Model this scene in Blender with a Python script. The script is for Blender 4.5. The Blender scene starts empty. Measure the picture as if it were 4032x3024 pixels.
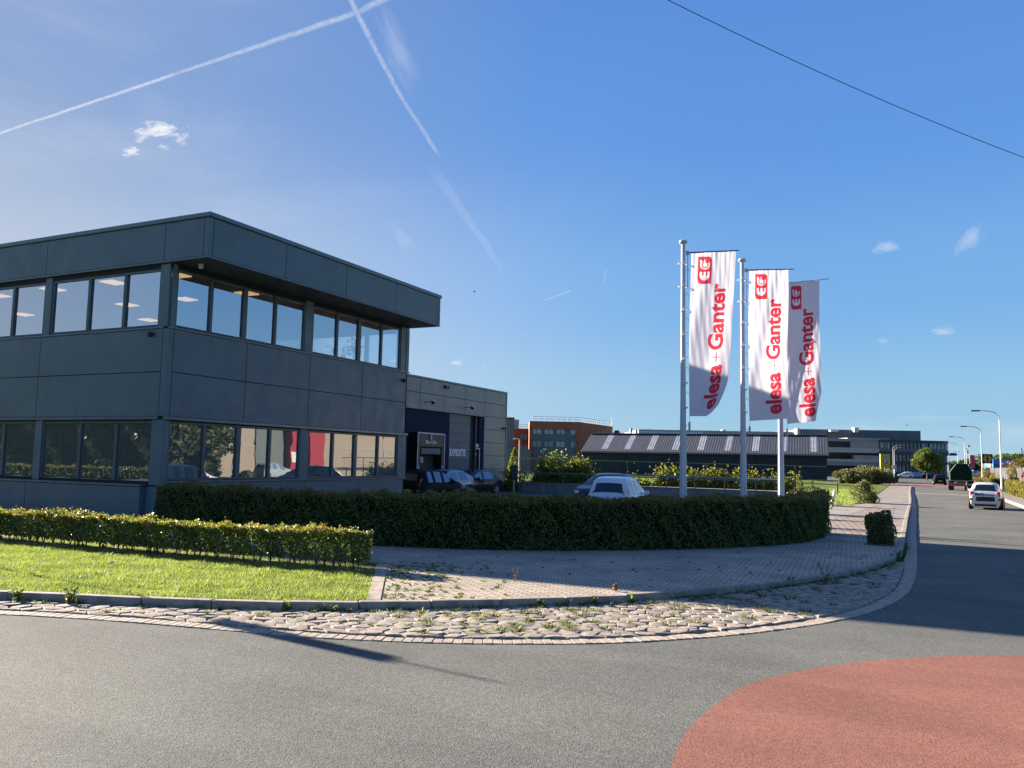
import bpy, bmesh, math, random
import numpy as np
from mathutils import Vector, Matrix
C = bpy.context.scene.collection
D = bpy.data
rad = math.radians
random.seed(7)
RNG = np.random.default_rng(11)

# ------------------------------------------------------------------ camera
CAM_Z = 2.1
FX = 3261.0
cam = D.cameras.new('camera'); camo = D.objects.new('camera', cam); C.objects.link(camo)
cam.sensor_width = 36.0; cam.lens = FX / 4032 * 36
cam.clip_start = 0.05; cam.clip_end = 6000
R_ = Vector((0.89803475, 0.43947381, 0.01990862)); U_ = Vector((0.02325169, -0.09260732, 0.99543118)); F_ = Vector((-0.43930962, 0.89346889, 0.09338311))
camo.matrix_world = Matrix(((R_.x, U_.x, -F_.x, 0), (R_.y, U_.y, -F_.y, 0), (R_.z, U_.z, -F_.z, CAM_Z), (0, 0, 0, 1)))
bpy.context.scene.camera = camo

# ------------------------------------------------------------------ light
SH = Vector((1.0, -0.170, -0.335)).normalized()      # the way the sunlight travels
SUN_EL = math.asin(-SH.z)
SUN_AZ = math.atan2(-SH.x, -SH.y)                     # clockwise from +Y
sun = D.lights.new('sun', 'SUN'); sun.energy = 5.0; sun.angle = rad(0.55); sun.color = (1.0, 0.88, 0.73)
suno = D.objects.new('sun', sun); C.objects.link(suno)
suno.rotation_euler = SH.to_track_quat('-Z', 'Y').to_euler()
sc = bpy.context.scene
sc.view_settings.view_transform = 'Standard'; sc.view_settings.look = 'None'
EXPO = 2.1; SKY_S = 0.05
sc.view_settings.exposure = EXPO; sc.view_settings.gamma = 1.0
sc.render.engine = 'CYCLES'
sc.cycles.max_bounces = 6; sc.cycles.transparent_max_bounces = 12
sc.cycles.diffuse_bounces = 3; sc.cycles.glossy_bounces = 3; sc.cycles.transmission_bounces = 4
sc.cycles.caustics_reflective = False; sc.cycles.caustics_refractive = False

class N:
    """small helper for node trees"""
    def __init__(s, nt): s.nt = nt
    def new(s, t, **k):
        n = s.nt.nodes.new(t)
        for a, b in k.items(): setattr(n, a, b)
        return n
    def put(s, n, i, v):
        if v is None: return
        if isinstance(v, bpy.types.NodeSocket): s.nt.links.new(v, n.inputs[i])
        else: n.inputs[i].default_value = v
    def m(s, op, a, b=None, c=None, clamp=False):
        n = s.new('ShaderNodeMath', operation=op); n.use_clamp = clamp
        s.put(n, 0, a); s.put(n, 1, b); s.put(n, 2, c)
        return n.outputs[0]
    def vm(s, op, a, b=None):
        n = s.new('ShaderNodeVectorMath', operation=op)
        s.put(n, 0, a); s.put(n, 1, b)
        return n.outputs['Value'] if op in ('DOT_PRODUCT', 'LENGTH') else n.outputs[0]
    def mix(s, f, a, b, mode='MIX'):
        n = s.new('ShaderNodeMix', data_type='RGBA', blend_type=mode)
        s.put(n, 0, f); s.put(n, 6, a); s.put(n, 7, b)
        return n.outputs[2]
    def noise(s, vec, scale, detail=3, rough=0.55, dist=0):
        n = s.new('ShaderNodeTexNoise'); s.put(n, 'Vector', vec)
        n.inputs['Scale'].default_value = scale; n.inputs['Detail'].default_value = detail
        n.inputs['Roughness'].default_value = rough; n.inputs['Distortion'].default_value = dist
        return n.outputs['Fac']
    def ramp(s, f, lo, hi, a=0.0, b=1.0, smooth=True):
        n = s.new('ShaderNodeMapRange', interpolation_type='SMOOTHSTEP' if smooth else 'LINEAR')
        s.put(n, 0, f); s.put(n, 1, lo); s.put(n, 2, hi); s.put(n, 3, a); s.put(n, 4, b)
        return n.outputs[0]

def look(px, py):
    """unit direction of a line of sight (survey of the sky)"""
    return (R_ * ((px - 2016) / FX) + U_ * (-(py - 1512) / FX) + F_).normalized()

world = D.worlds.new('World'); sc.world = world; world.use_nodes = True
def build_sky():
    nt = world.node_tree; nt.nodes.clear(); n = N(nt)
    sky = n.new('ShaderNodeTexSky', sky_type='NISHITA'); sky.sun_disc = False
    sky.sun_elevation = SUN_EL; sky.sun_rotation = SUN_AZ
    sky.altitude = 0; sky.air_density = 1.0; sky.dust_density = 0.9; sky.ozone_density = 2.2
    d = n.new('ShaderNodeTexCoord').outputs['Generated']
    d = n.vm('NORMALIZE', d)
    col = sky.outputs[0]
    def trail(p, q, w0, w1, op, nscale=60, soft=0.02):
        a = look(*p); b = look(*q); nn = a.cross(b).normalized(); mid = (a + b).normalized()
        along = nn.cross(mid).normalized(); half = abs(along.dot(b))
        s = n.vm('DOT_PRODUCT', d, tuple(along)); side = n.vm('DOT_PRODUCT', d, tuple(nn))
        front = n.m('GREATER_THAN', n.vm('DOT_PRODUCT', d, tuple(mid)), 0.5)
        wob = n.noise(d, nscale, 4, 0.6)
        wf = n.noise(d, nscale * 4, 3, 0.6)
        side = n.m('ADD', side, n.m('MULTIPLY', n.m('SUBTRACT', wob, 0.5), (w0 + w1) * 0.55))
        w = n.ramp(s, -half, half, w0, w1, False)
        r = n.m('DIVIDE', n.m('ABSOLUTE', side), w)
        mask = n.ramp(r, 0.25, 1.25, 1.0, 0.0)
        e = n.m('MULTIPLY', n.ramp(s, -half - soft, -half + soft), n.ramp(s, half - soft, half + soft, 1.0, 0.0))
        g = n.ramp(wf, 0.25, 0.65, 0.55, 1.0)
        return n.m('MULTIPLY', n.m('MULTIPLY', n.m('MULTIPLY', mask, e), n.m('MULTIPLY', g, op)), front)
    def puff(p, ax, ay, scale, thr, op, tilt=0.0, sharp=0.18, stretch=1.0):
        c = look(*p); r0 = (R_ - c * R_.dot(c)).normalized(); u0 = c.cross(r0) * -1.0
        if u0.z < 0: u0 = -u0
        r1 = r0 * math.cos(tilt) + u0 * math.sin(tilt); u1 = u0 * math.cos(tilt) - r0 * math.sin(tilt)
        x = n.m('DIVIDE', n.vm('DOT_PRODUCT', d, tuple(r1)), ax / FX); y = n.m('DIVIDE', n.vm('DOT_PRODUCT', d, tuple(u1)), ay / FX)
        front = n.m('GREATER_THAN', n.vm('DOT_PRODUCT', d, tuple(c)), 0.8)
        rr = n.m('SQRT', n.m('ADD', n.m('MULTIPLY', x, x), n.m('MULTIPLY', y, y)))
        cv = n.new('ShaderNodeCombineXYZ'); n.put(cv, 0, x); n.put(cv, 1, n.m('MULTIPLY', y, stretch)); cv.inputs[2].default_value = p[0] * 0.013
        f = n.noise(cv.outputs[0], scale, 6, 0.6, 0.3)
        v = n.m('SUBTRACT', n.m('ADD', f, 0.28), n.m('MULTIPLY', rr, 0.5))
        k = n.ramp(v, thr, thr + sharp)
        return n.m('MULTIPLY', n.m('MULTIPLY', k, op), front)
    def disp(r, g, b):
        k = SKY_S * 2 ** EXPO
        return tuple(((c / 255 + 0.055) / 1.055) ** 2.4 / k for c in (r, g, b)) + (1,)
    white = disp(243, 246, 252)
    sp = n.new('ShaderNodeSeparateXYZ'); n.put(sp, 0, d); el = sp.outputs[2]
    grad = disp(178, 213, 232)
    for lo, hi, c in ((0.0, 0.07, disp(156, 204, 236)), (0.06, 0.20, disp(124, 181, 239)), (0.18, 0.38, disp(100, 156, 231)), (0.36, 0.62, disp(84, 137, 216)), (0.6, 1.0, disp(66, 112, 190))):
        grad = n.mix(n.ramp(el, lo, hi), grad, c)
    sund = Vector((-SH.x, -SH.y, -SH.z)); cs = n.vm('DOT_PRODUCT', d, tuple(sund))
    low = n.ramp(el, 0.08, 0.42, 1.45, 0.12)
    glow = n.m('MULTIPLY', n.m('POWER', n.ramp(cs, 0.30, 0.985, 0, 1, False), 2.5), low)
    grad = n.mix(n.m('MULTIPLY', glow, 1.0, clamp=True), grad, disp(232, 238, 250))
    grad = n.mix(n.m('MULTIPLY', n.m('POWER', n.ramp(cs, 0.62, 1.0, 0, 1, False), 1.0), 0.62), grad, disp(150, 168, 196))
    glow2 = n.m('POWER', n.ramp(cs, 0.95, 1.0, 0, 1, False), 2.0)
    grad = n.mix(glow2, grad, (12, 11.4, 10.5, 1))
    nsc = n.mix(1.0, sky.outputs[0], (0.35, 0.35, 0.35, 1), 'MULTIPLY')
    col = n.mix(0.92, nsc, grad)
    layers = [trail((-400, 660), (700, 288), 0.0010, 0.0019, 0.62), trail((680, 295), (1404, 50), 0.0019, 0.0034, 0.40), trail((1404, 50), (1640, -70), 0.0034, 0.0044, 0.36),
              trail((1370, -20), (1455, 150), 0.0030, 0.0034, 0.36, 80, 0.004), trail((1455, 150), (1590, 400), 0.0034, 0.0026, 0.32, 80, 0.006),
              trail((1585, 392), (1722, 602), 0.0026, 0.0028, 0.26, 60, 0.008), trail((1722, 690), (1965, 1040), 0.0080, 0.0040, 0.12, 60, 0.02),
              trail((2145, 1182), (2245, 1145), 0.0004, 0.0007, 0.45, 60, 0.003), trail((2376, 1120), (2386, 1062), 0.0004, 0.0007, 0.32, 60, 0.003),
              trail((1903, 1425), (1915, 1450), 0.0004, 0.0005, 0.35, 60, 0.002),
              puff((618, 512), 118, 46, 2.6, 0.40, 0.95, 0.0, 0.34), puff((560, 535), 60, 34, 2.2, 0.42, 0.6, 0.5, 0.4), puff((520, 598), 42, 25, 2.0, 0.36, 0.85, 0.0, 0.34), puff((640, 578), 48, 24, 2.0, 0.42, 0.45, 0.0, 0.4), puff((715, 545), 52, 40, 2.4, 0.44, 0.6, 0.6, 0.4),
              puff((1560, 210), 75, 190, 1.0, 0.38, 0.22, 0.42, 0.5, 0.6), puff((1590, 945), 55, 130, 1.0, 0.40, 0.20, 0.6, 0.5, 0.6), puff((1800, 1428), 30, 16, 1.2, 0.35, 0.5, 0, 0.3),
              puff((3825, 935), 45, 85, 1.0, 0.36, 0.30, -0.7, 0.4, 0.6), puff((3490, 975), 60, 36, 1.2, 0.40, 0.32, 0.2, 0.4), puff((3705, 1303), 60, 28, 1.2, 0.40, 0.32, 0.1, 0.4), puff((3475, 1340), 28, 18, 1.2, 0.40, 0.2, 0.0, 0.4),
              puff((3420, 1685), 260, 45, 1.0, 0.40, 0.16, 0.0, 0.5), puff((4000, 1700), 300, 60, 1.0, 0.40, 0.16, 0.0, 0.5), puff((3650, 1645), 180, 24, 1.0, 0.42, 0.12, 0.0, 0.5)]
    tot = None
    for l in layers: tot = l if tot is None else n.m('MAXIMUM', tot, l)
    # thin high veil, denser to the west where the sun stands
    sc3 = n.vm('MULTIPLY', d, (1.0, 1.0, 3.2))
    v1 = n.ramp(n.noise(sc3, 2.6, 6, 0.62, 0.5), 0.42, 0.86)
    west = n.ramp(n.vm('DOT_PRODUCT', d, tuple(look(-1100, 1150))), 0.72, 1.02)
    veil = n.m('MULTIPLY', v1, n.m('ADD', n.m('MULTIPLY', west, 0.22), 0.03))
    tot = n.m('MAXIMUM', tot, veil)
    col = n.mix(tot, col, white)
    bg = n.new('ShaderNodeBackground'); n.put(bg, 0, col); bg.inputs[1].default_value = SKY_S
    out = n.new('ShaderNodeOutputWorld'); nt.links.new(bg.outputs[0], out.inputs[0])
build_sky()

# ------------------------------------------------------------------ survey helpers
RG = Vector((0.8982, 0.4396)); FG = Vector((-0.4413, 0.8974))
def at(px, dep):
    """ground position on a line of sight at a given depth in metres"""
    l = (px - 2016) / FX * dep
    k = 1.0 / 0.99563
    return (RG.x * l + FG.x * dep * 0.9956, RG.y * l + FG.y * dep * 0.9956)
def hz(px): return 1850 + 0.02 * (px - 3620)
def zz(px, py, dep): return CAM_Z + (hz(px) - py) / FX * dep

# ------------------------------------------------------------------ object helpers
def tag(o, label=None, cat=None, group=None, kind=None):
    if label: o['label'] = label
    if cat: o['category'] = cat
    if group: o['group'] = group
    if kind: o['kind'] = kind
    return o
def thing(name, label, cat, loc=(0, 0, 0), rz=0.0, group=None):
    o = D.objects.new(name, None); C.objects.link(o); o.empty_display_size = 0.3
    o.location = loc; o.rotation_euler = (0, 0, rz)
    return tag(o, label, cat, group)
def copy_tree(o, parent=None):
    c = o.copy(); C.objects.link(c)
    if parent: c.parent = parent
    for ch in list(o.children): copy_tree(ch, c)
    return c

class MB:
    """collects faces, links them as one mesh object"""
    def __init__(s): s.v = []; s.f = []; s.mi = []; s.M = None; s.cur = 0; s.ch = []
    def add(s, vs, fs, mi=None):
        b = len(s.v); s.ch.append((b, len(vs), len(s.f), len(fs)))
        if s.M is not None: vs = [tuple(s.M @ Vector(p)) for p in vs]
        s.v += [tuple(p) for p in vs]; s.f += [tuple(b + i for i in f) for f in fs]
        s.mi += [s.cur if mi is None else mi] * len(fs)
        return s
    def pieces(s):
        for b, nv, f0, nf in s.ch:
            q = MB(); q.v = s.v[b:b + nv]; q.f = [tuple(i - b for i in f) for f in s.f[f0:f0 + nf]]; q.mi = s.mi[f0:f0 + nf]; yield q
    def box(s, x0, x1, y0, y1, z0, z1, mi=None):
        if x0 > x1: x0, x1 = x1, x0
        if y0 > y1: y0, y1 = y1, y0
        if z0 > z1: z0, z1 = z1, z0
        return s.add([(x0, y0, z0), (x1, y0, z0), (x1, y1, z0), (x0, y1, z0), (x0, y0, z1), (x1, y0, z1), (x1, y1, z1), (x0, y1, z1)],
                     [(3, 2, 1, 0), (4, 5, 6, 7), (0, 1, 5, 4), (1, 2, 6, 5), (2, 3, 7, 6), (3, 0, 4, 7)], mi)
    def prism(s, poly, z0, z1, mi=None):
        n = len(poly); area = sum(poly[i][0] * poly[(i + 1) % n][1] - poly[(i + 1) % n][0] * poly[i][1] for i in range(n))
        if area < 0: poly = poly[::-1]
        vs = [(x, y, z0) for x, y in poly] + [(x, y, z1) for x, y in poly]
        fs = [tuple(range(n - 1, -1, -1)), tuple(range(n, 2 * n))] + [(i, (i + 1) % n, n + (i + 1) % n, n + i) for i in range(n)]
        return s.add(vs, fs, mi)
    def sheet(s, poly, z, mi=None):
        n = len(poly); area = sum(poly[i][0] * poly[(i + 1) % n][1] - poly[(i + 1) % n][0] * poly[i][1] for i in range(n))
        if area < 0: poly = poly[::-1]
        return s.add([(p[0], p[1], z) for p in poly], [tuple(range(n))], mi)
    def tube(s, path, r, n=8, cap=True, mi=None):
        path = [Vector(p) for p in path]; rs = r if isinstance(r, (list, tuple)) else [r] * len(path)
        vs = []; fs = []; up = None
        for i, p in enumerate(path):
            t = (path[min(i + 1, len(path) - 1)] - path[max(i - 1, 0)]).normalized()
            a = Vector((0, 0, 1)) if abs(t.z) < 0.9 else Vector((1, 0, 0))
            if up is None: up = (a - t * a.dot(t)).normalized()
            else: up = (up - t * up.dot(t)).normalized()
            w = t.cross(up)
            for k in range(n):
                q = 2 * math.pi * k / n
                vs.append(p + (up * math.cos(q) + w * math.sin(q)) * rs[i])
        for i in range(len(path) - 1):
            for k in range(n):
                a = i * n + k; b = i * n + (k + 1) % n
                fs.append((a, a + n, b + n, b))
        if cap: fs += [tuple(range(n)), tuple(range(len(vs) - 1, len(vs) - n - 1, -1))]
        return s.add(vs, fs, mi)
    def lathe(s, prof, n=16, c=(0, 0, 0), mi=None):
        vs = [(c[0] + r * math.cos(2 * math.pi * k / n), c[1] + r * math.sin(2 * math.pi * k / n), c[2] + z) for r, z in prof for k in range(n)]
        fs = [(i * n + k, i * n + (k + 1) % n, (i + 1) * n + (k + 1) % n, (i + 1) * n + k) for i in range(len(prof) - 1) for k in range(n)]
        fs += [tuple(range(n - 1, -1, -1)), tuple(range(len(vs) - n, len(vs)))]
        return s.add(vs, fs, mi)
    def build(s, name, mats, parent=None, smooth=False, bevel=0, seg=2, loc=None):
        me = D.meshes.new(name); me.from_pydata(s.v, [], s.f)
        if not isinstance(mats, (list, tuple)): mats = [mats]
        for m in mats: me.materials.append(m)
        if len(mats) > 1: me.polygons.foreach_set('material_index', s.mi)
        if smooth: me.polygons.foreach_set('use_smooth', [True] * len(me.polygons))
        me.validate(); me.update()
        o = D.objects.new(name, me); C.objects.link(o)
        if parent: o.parent = parent
        if loc: o.location = loc
        if bevel:
            b = o.modifiers.new('bevel', 'BEVEL'); b.width = bevel; b.segments = seg; b.limit_method = 'ANGLE'; b.angle_limit = rad(40)
        if smooth:
            try: me.set_sharp_from_angle(angle=rad(38))
            except Exception: pass
        return o

def np_mesh(name, verts, nper, mat, parent=None, mats=None, mi=None):
    """verts (k*nper, 3): k polygons of nper corners each"""
    k = len(verts) // nper
    me = D.meshes.new(name); me.vertices.add(k * nper); me.vertices.foreach_set('co', np.asarray(verts, dtype=np.float32).ravel())
    me.loops.add(k * nper); me.loops.foreach_set('vertex_index', np.arange(k * nper, dtype=np.int32))
    me.polygons.add(k); me.polygons.foreach_set('loop_start', np.arange(0, k * nper, nper, dtype=np.int32))
    me.polygons.foreach_set('loop_total', np.full(k, nper, dtype=np.int32))
    for m in (mats or [mat]): me.materials.append(m)
    if mi is not None: me.polygons.foreach_set('material_index', np.asarray(mi, dtype=np.int32))
    me.update(); me.validate()
    o = D.objects.new(name, me); C.objects.link(o)
    if parent: o.parent = parent
    return o
def leaf_quads(P, size, up_bias=0.0, aspect=0.55, jitter=0.35, outward=None):
    """pointed leaf quads scattered at P"""
    k = len(P); a = RNG.normal(size=(k, 3)); a /= np.linalg.norm(a, axis=1)[:, None]
    if up_bias: a[:, 2] = np.abs(a[:, 2]) + up_bias; a /= np.linalg.norm(a, axis=1)[:, None]
    b = RNG.normal(size=(k, 3))
    if outward is not None: b = np.cross(a, outward + 0.8 * b)
    b -= a * (a * b).sum(1)[:, None]; b /= np.linalg.norm(b, axis=1)[:, None] + 1e-9
    s = size * (1 + jitter * RNG.uniform(-1, 1, k)); s = s[:, None]
    q = np.empty((k, 4, 3)); q[:, 0] = P - a * s * 0.5; q[:, 1] = P + b * s * 0.5 * aspect; q[:, 2] = P + a * s * 0.5; q[:, 3] = P - b * s * 0.5 * aspect
    return q.reshape(-1, 3)
def text_mesh(body, size=1.0, bold=0.0, xs=1.0, spacing=1.0):
    cu = D.curves.new('t', 'FONT'); cu.body = body; cu.size = size; cu.offset = bold; cu.space_character = spacing; cu.resolution_u = 4
    o = D.objects.new('t', cu); C.objects.link(o)
    bpy.context.view_layer.update()
    me = o.evaluated_get(bpy.context.evaluated_depsgraph_get()).to_mesh()
    vs = [(v.co.x * xs, v.co.y) for v in me.vertices]; fs = [tuple(p.vertices) for p in me.polygons]
    D.objects.remove(o); D.curves.remove(cu)
    return vs, fs
def spline(P, step=0.25):
    out = []; n = len(P)
    for i in range(n - 1):
        p0 = Vector(P[max(i - 1, 0)]); p1 = Vector(P[i]); p2 = Vector(P[i + 1]); p3 = Vector(P[min(i + 2, n - 1)])
        m = max(1, int((p2 - p1).length / step))
        for k in range(m):
            t = k / m
            out.append(0.5 * ((2 * p1) + (p2 - p0) * t + (2 * p0 - 5 * p1 + 4 * p2 - p3) * t * t + (3 * p1 - p0 - 3 * p2 + p3) * t ** 3))
    out.append(Vector(P[-1])); return out
def offset(L, d):
    out = []
    for i, p in enumerate(L):
        t = (L[min(i + 1, len(L) - 1)] - L[max(i - 1, 0)]).normalized()
        out.append(p + Vector((-t.y, t.x)) * d)      # d > 0: to the left of travel
    return out

# ------------------------------------------------------------------ materials
def pmat(name, col, rough=0.6, metal=0.0, var=0.0, vscale=3.0, bump=0.0, bscale=40.0, spec=0.5, streak=0.0, dirt=0.0):
    m = D.materials.new(name); m.use_nodes = True; nt = m.node_tree; n = N(nt); p = nt.nodes['Principled BSDF']
    p.inputs['Base Color'].default_value = (*col, 1); p.inputs['Roughness'].default_value = rough; p.inputs['Metallic'].default_value = metal
    p.inputs['Specular IOR Level'].default_value = spec
    co = n.new('ShaderNodeTexCoord').outputs['Object']
    if var:
        f = n.noise(co, vscale, 5, 0.6)
        c = n.mix(n.ramp(f, 0.3, 0.7), tuple(x * (1 - var) for x in col) + (1,), tuple(min(1, x * (1 + var)) for x in col) + (1,))
        if streak:
            sv = n.vm('MULTIPLY', co, (3.0, 3.0, 0.18)); g = n.noise(sv, 2.2, 4, 0.6)
            c = n.mix(n.m('MULTIPLY', n.ramp(g, 0.5, 0.75), streak), c, tuple(x * 0.6 for x in col) + (1,))
        n.put(p, 'Base Color', c)
        n.put(p, 'Roughness', n.ramp(n.noise(co, vscale * 2.3, 3), 0.3, 0.7, max(0.02, rough - 0.08), min(1, rough + 0.08)))
    if bump:
        b = n.new('ShaderNodeBump'); b.inputs['Strength'].default_value = bump; b.inputs['Distance'].default_value = 0.01
        n.put(b, 'Height', n.noise(co, bscale, 3)); nt.links.new(b.outputs[0], p.inputs['Normal'])
    return m
def leaf_mat(name, cols, trans=0.35, rough=0.5, z_tint=None):
    """leaves: colour differs from leaf to leaf and in broad drifts"""
    m = D.materials.new(name); m.use_nodes = True; nt = m.node_tree; n = N(nt); nt.nodes.remove(nt.nodes['Principled BSDF'])
    g = n.new('ShaderNodeNewGeometry'); r = g.outputs['Random Per Island']
    cr = n.new('ShaderNodeValToRGB'); cr.color_ramp.interpolation = 'LINEAR'
    el = cr.color_ramp.elements; el[0].position = 0; el[0].color = (*cols[0], 1); el[1].position = 1; el[1].color = (*cols[-1], 1)
    for i, c in enumerate(cols[1:-1]): e = el.new((i + 1) / (len(cols) - 1)); e.color = (*c, 1)
    co = n.new('ShaderNodeTexCoord').outputs['Object']
    dr = n.noise(co, 1.6, 3)
    f = n.m('ADD', n.m('MULTIPLY', r, 0.72), n.m('MULTIPLY', n.m('SUBTRACT', dr, 0.36), 0.95), clamp=True)
    n.put(cr, 0, f); col = cr.outputs[0]
    if z_tint:
        z0, z1, tc, am = z_tint; sp = n.new('ShaderNodeSeparateXYZ'); n.put(sp, 0, co)
        tm = n.m('MULTIPLY', n.ramp(sp.outputs[2], z0, z1), n.ramp(n.m('FRACT', n.m('MULTIPLY', r, 7.31)), 1 - am, 1 - am + 0.1))
        col = n.mix(tm, col, (*tc, 1))
    d = n.new('ShaderNodeBsdfPrincipled'); n.put(d, 'Base Color', col); d.inputs['Roughness'].default_value = rough; d.inputs['Specular IOR Level'].default_value = 0.35
    t = n.new('ShaderNodeBsdfTranslucent'); n.put(t, 'Color', n.mix(1.0, col, (1.35, 1.5, 0.75, 1), 'MULTIPLY'))
    mx = n.new('ShaderNodeMixShader'); mx.inputs[0].default_value = trans
    nt.links.new(d.outputs[0], mx.inputs[1]); nt.links.new(t.outputs[0], mx.inputs[2])
    nt.links.new(mx.outputs[0], nt.nodes['Material Output'].inputs[0]); return m
def glass_mat(name, refl=0.22, tint=(0.55, 0.62, 0.64), rough=0.0, wob=0.0, haze_mix=0.0):
    m = D.materials.new(name); m.use_nodes = True; nt = m.node_tree; n = N(nt); nt.nodes.remove(nt.nodes['Principled BSDF'])
    gl = n.new('ShaderNodeBsdfGlossy'); gl.inputs['Roughness'].default_value = rough; gl.inputs['Color'].default_value = (0.92, 0.95, 1, 1)
    tr = n.new('ShaderNodeBsdfTransparent'); tr.inputs[0].default_value = (*tint, 1)
    lw = n.new('ShaderNodeLayerWeight'); lw.inputs[0].default_value = 0.35
    f = n.m('ADD', n.m('MULTIPLY', lw.outputs['Fresnel'], 0.75), refl, clamp=True)
    if wob:
        b = n.new('ShaderNodeBump'); b.inputs['Strength'].default_value = wob; b.inputs['Distance'].default_value = 0.02
        n.put(b, 'Height', n.noise(n.new('ShaderNodeTexCoord').outputs['Object'], 0.9, 2)); nt.links.new(b.outputs[0], gl.inputs['Normal'])
    mx = n.new('ShaderNodeMixShader'); n.put(mx, 0, f)
    nt.links.new(tr.outputs[0], mx.inputs[1]); nt.links.new(gl.outputs[0], mx.inputs[2])
    res = mx.outputs[0]
    if haze_mix:
        df = n.new('ShaderNodeBsdfDiffuse'); df.inputs[0].default_value = (0.30, 0.31, 0.26, 1); m2 = n.new('ShaderNodeMixShader'); m2.inputs[0].default_value = haze_mix  # pale diffuse mixed into the pane stands in for interior brightness and haze
        nt.links.new(res, m2.inputs[1]); nt.links.new(df.outputs[0], m2.inputs[2]); res = m2.outputs[0]
    nt.links.new(res, nt.nodes['Material Output'].inputs[0]); return m
def emat(name, col, s):
    m = D.materials.new(name); m.use_nodes = True; p = m.node_tree.nodes['Principled BSDF']
    p.inputs['Base Color'].default_value = (0.8, 0.8, 0.8, 1); p.inputs['Emission Color'].default_value = (*col, 1); p.inputs['Emission Strength'].default_value = s
    return m
def cloth_mat(name, col, tr=0.35):
    m = D.materials.new(name); m.use_nodes = True; nt = m.node_tree; n = N(nt); p = nt.nodes['Principled BSDF']
    p.inputs['Base Color'].default_value = (*col, 1); p.inputs['Roughness'].default_value = 0.85; p.inputs['Specular IOR Level'].default_value = 0.15
    t = n.new('ShaderNodeBsdfTranslucent'); t.inputs[0].default_value = (*col, 1)
    mx = n.new('ShaderNodeMixShader'); mx.inputs[0].default_value = tr
    nt.links.new(p.outputs[0], mx.inputs[1]); nt.links.new(t.outputs[0], mx.inputs[2]); nt.links.new(mx.outputs[0], nt.nodes['Material Output'].inputs[0])
    return m

def asphalt_mat(name, col, light, grain=1.0, bumpk=0.5):
    m = D.materials.new(name); m.use_nodes = True; nt = m.node_tree; n = N(nt); p = nt.nodes['Principled BSDF']
    co = n.new('ShaderNodeTexCoord').outputs['Object']
    v = n.new('ShaderNodeTexVoronoi'); n.put(v, 'Vector', co); v.inputs['Scale'].default_value = 105 / grain
    sp = n.new('ShaderNodeSeparateColor'); n.put(sp, 0, v.outputs['Color'])
    st = n.ramp(sp.outputs[0], 0.35, 1.0)
    c = n.mix(st, (*col, 1), (*light, 1))
    c = n.mix(n.ramp(v.outputs['Distance'], 0.35, 0.8), c, tuple(x * 0.6 for x in col) + (1,))
    big = n.noise(co, 0.35, 5, 0.6)
    c = n.mix(1.0, c, n.mix(n.ramp(big, 0.3, 0.7), (0.86, 0.86, 0.87, 1), (1.12, 1.12, 1.1, 1)), 'MULTIPLY')
    lane = n.noise(n.vm('MULTIPLY', co, (0.10, 0.75, 1.0)), 1.4, 5, 0.6)
    c = n.mix(1.0, c, n.mix(n.ramp(lane, 0.38, 0.62), (0.93, 0.93, 0.94, 1), (1.06, 1.06, 1.05, 1)), 'MULTIPLY')
    med = n.noise(co, 14, 4, 0.7)
    c = n.mix(1.0, c, n.mix(n.ramp(med, 0.3, 0.7), (0.88, 0.88, 0.88, 1), (1.12, 1.12, 1.12, 1)), 'MULTIPLY')
    n.put(p, 'Base Color', c); p.inputs['Roughness'].default_value = 0.9; p.inputs['Specular IOR Level'].default_value = 0.12
    b = n.new('ShaderNodeBump'); b.inputs['Strength'].default_value = bumpk; b.inputs['Distance'].default_value = 0.012
    n.put(b, 'Height', n.m('ADD', n.m('MULTIPLY', n.m('SUBTRACT', 1.0, v.outputs['Distance']), 0.6), n.noise(co, 45, 4, 0.7)))
    nt.links.new(b.outputs[0], p.inputs['Normal']); return m
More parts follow.
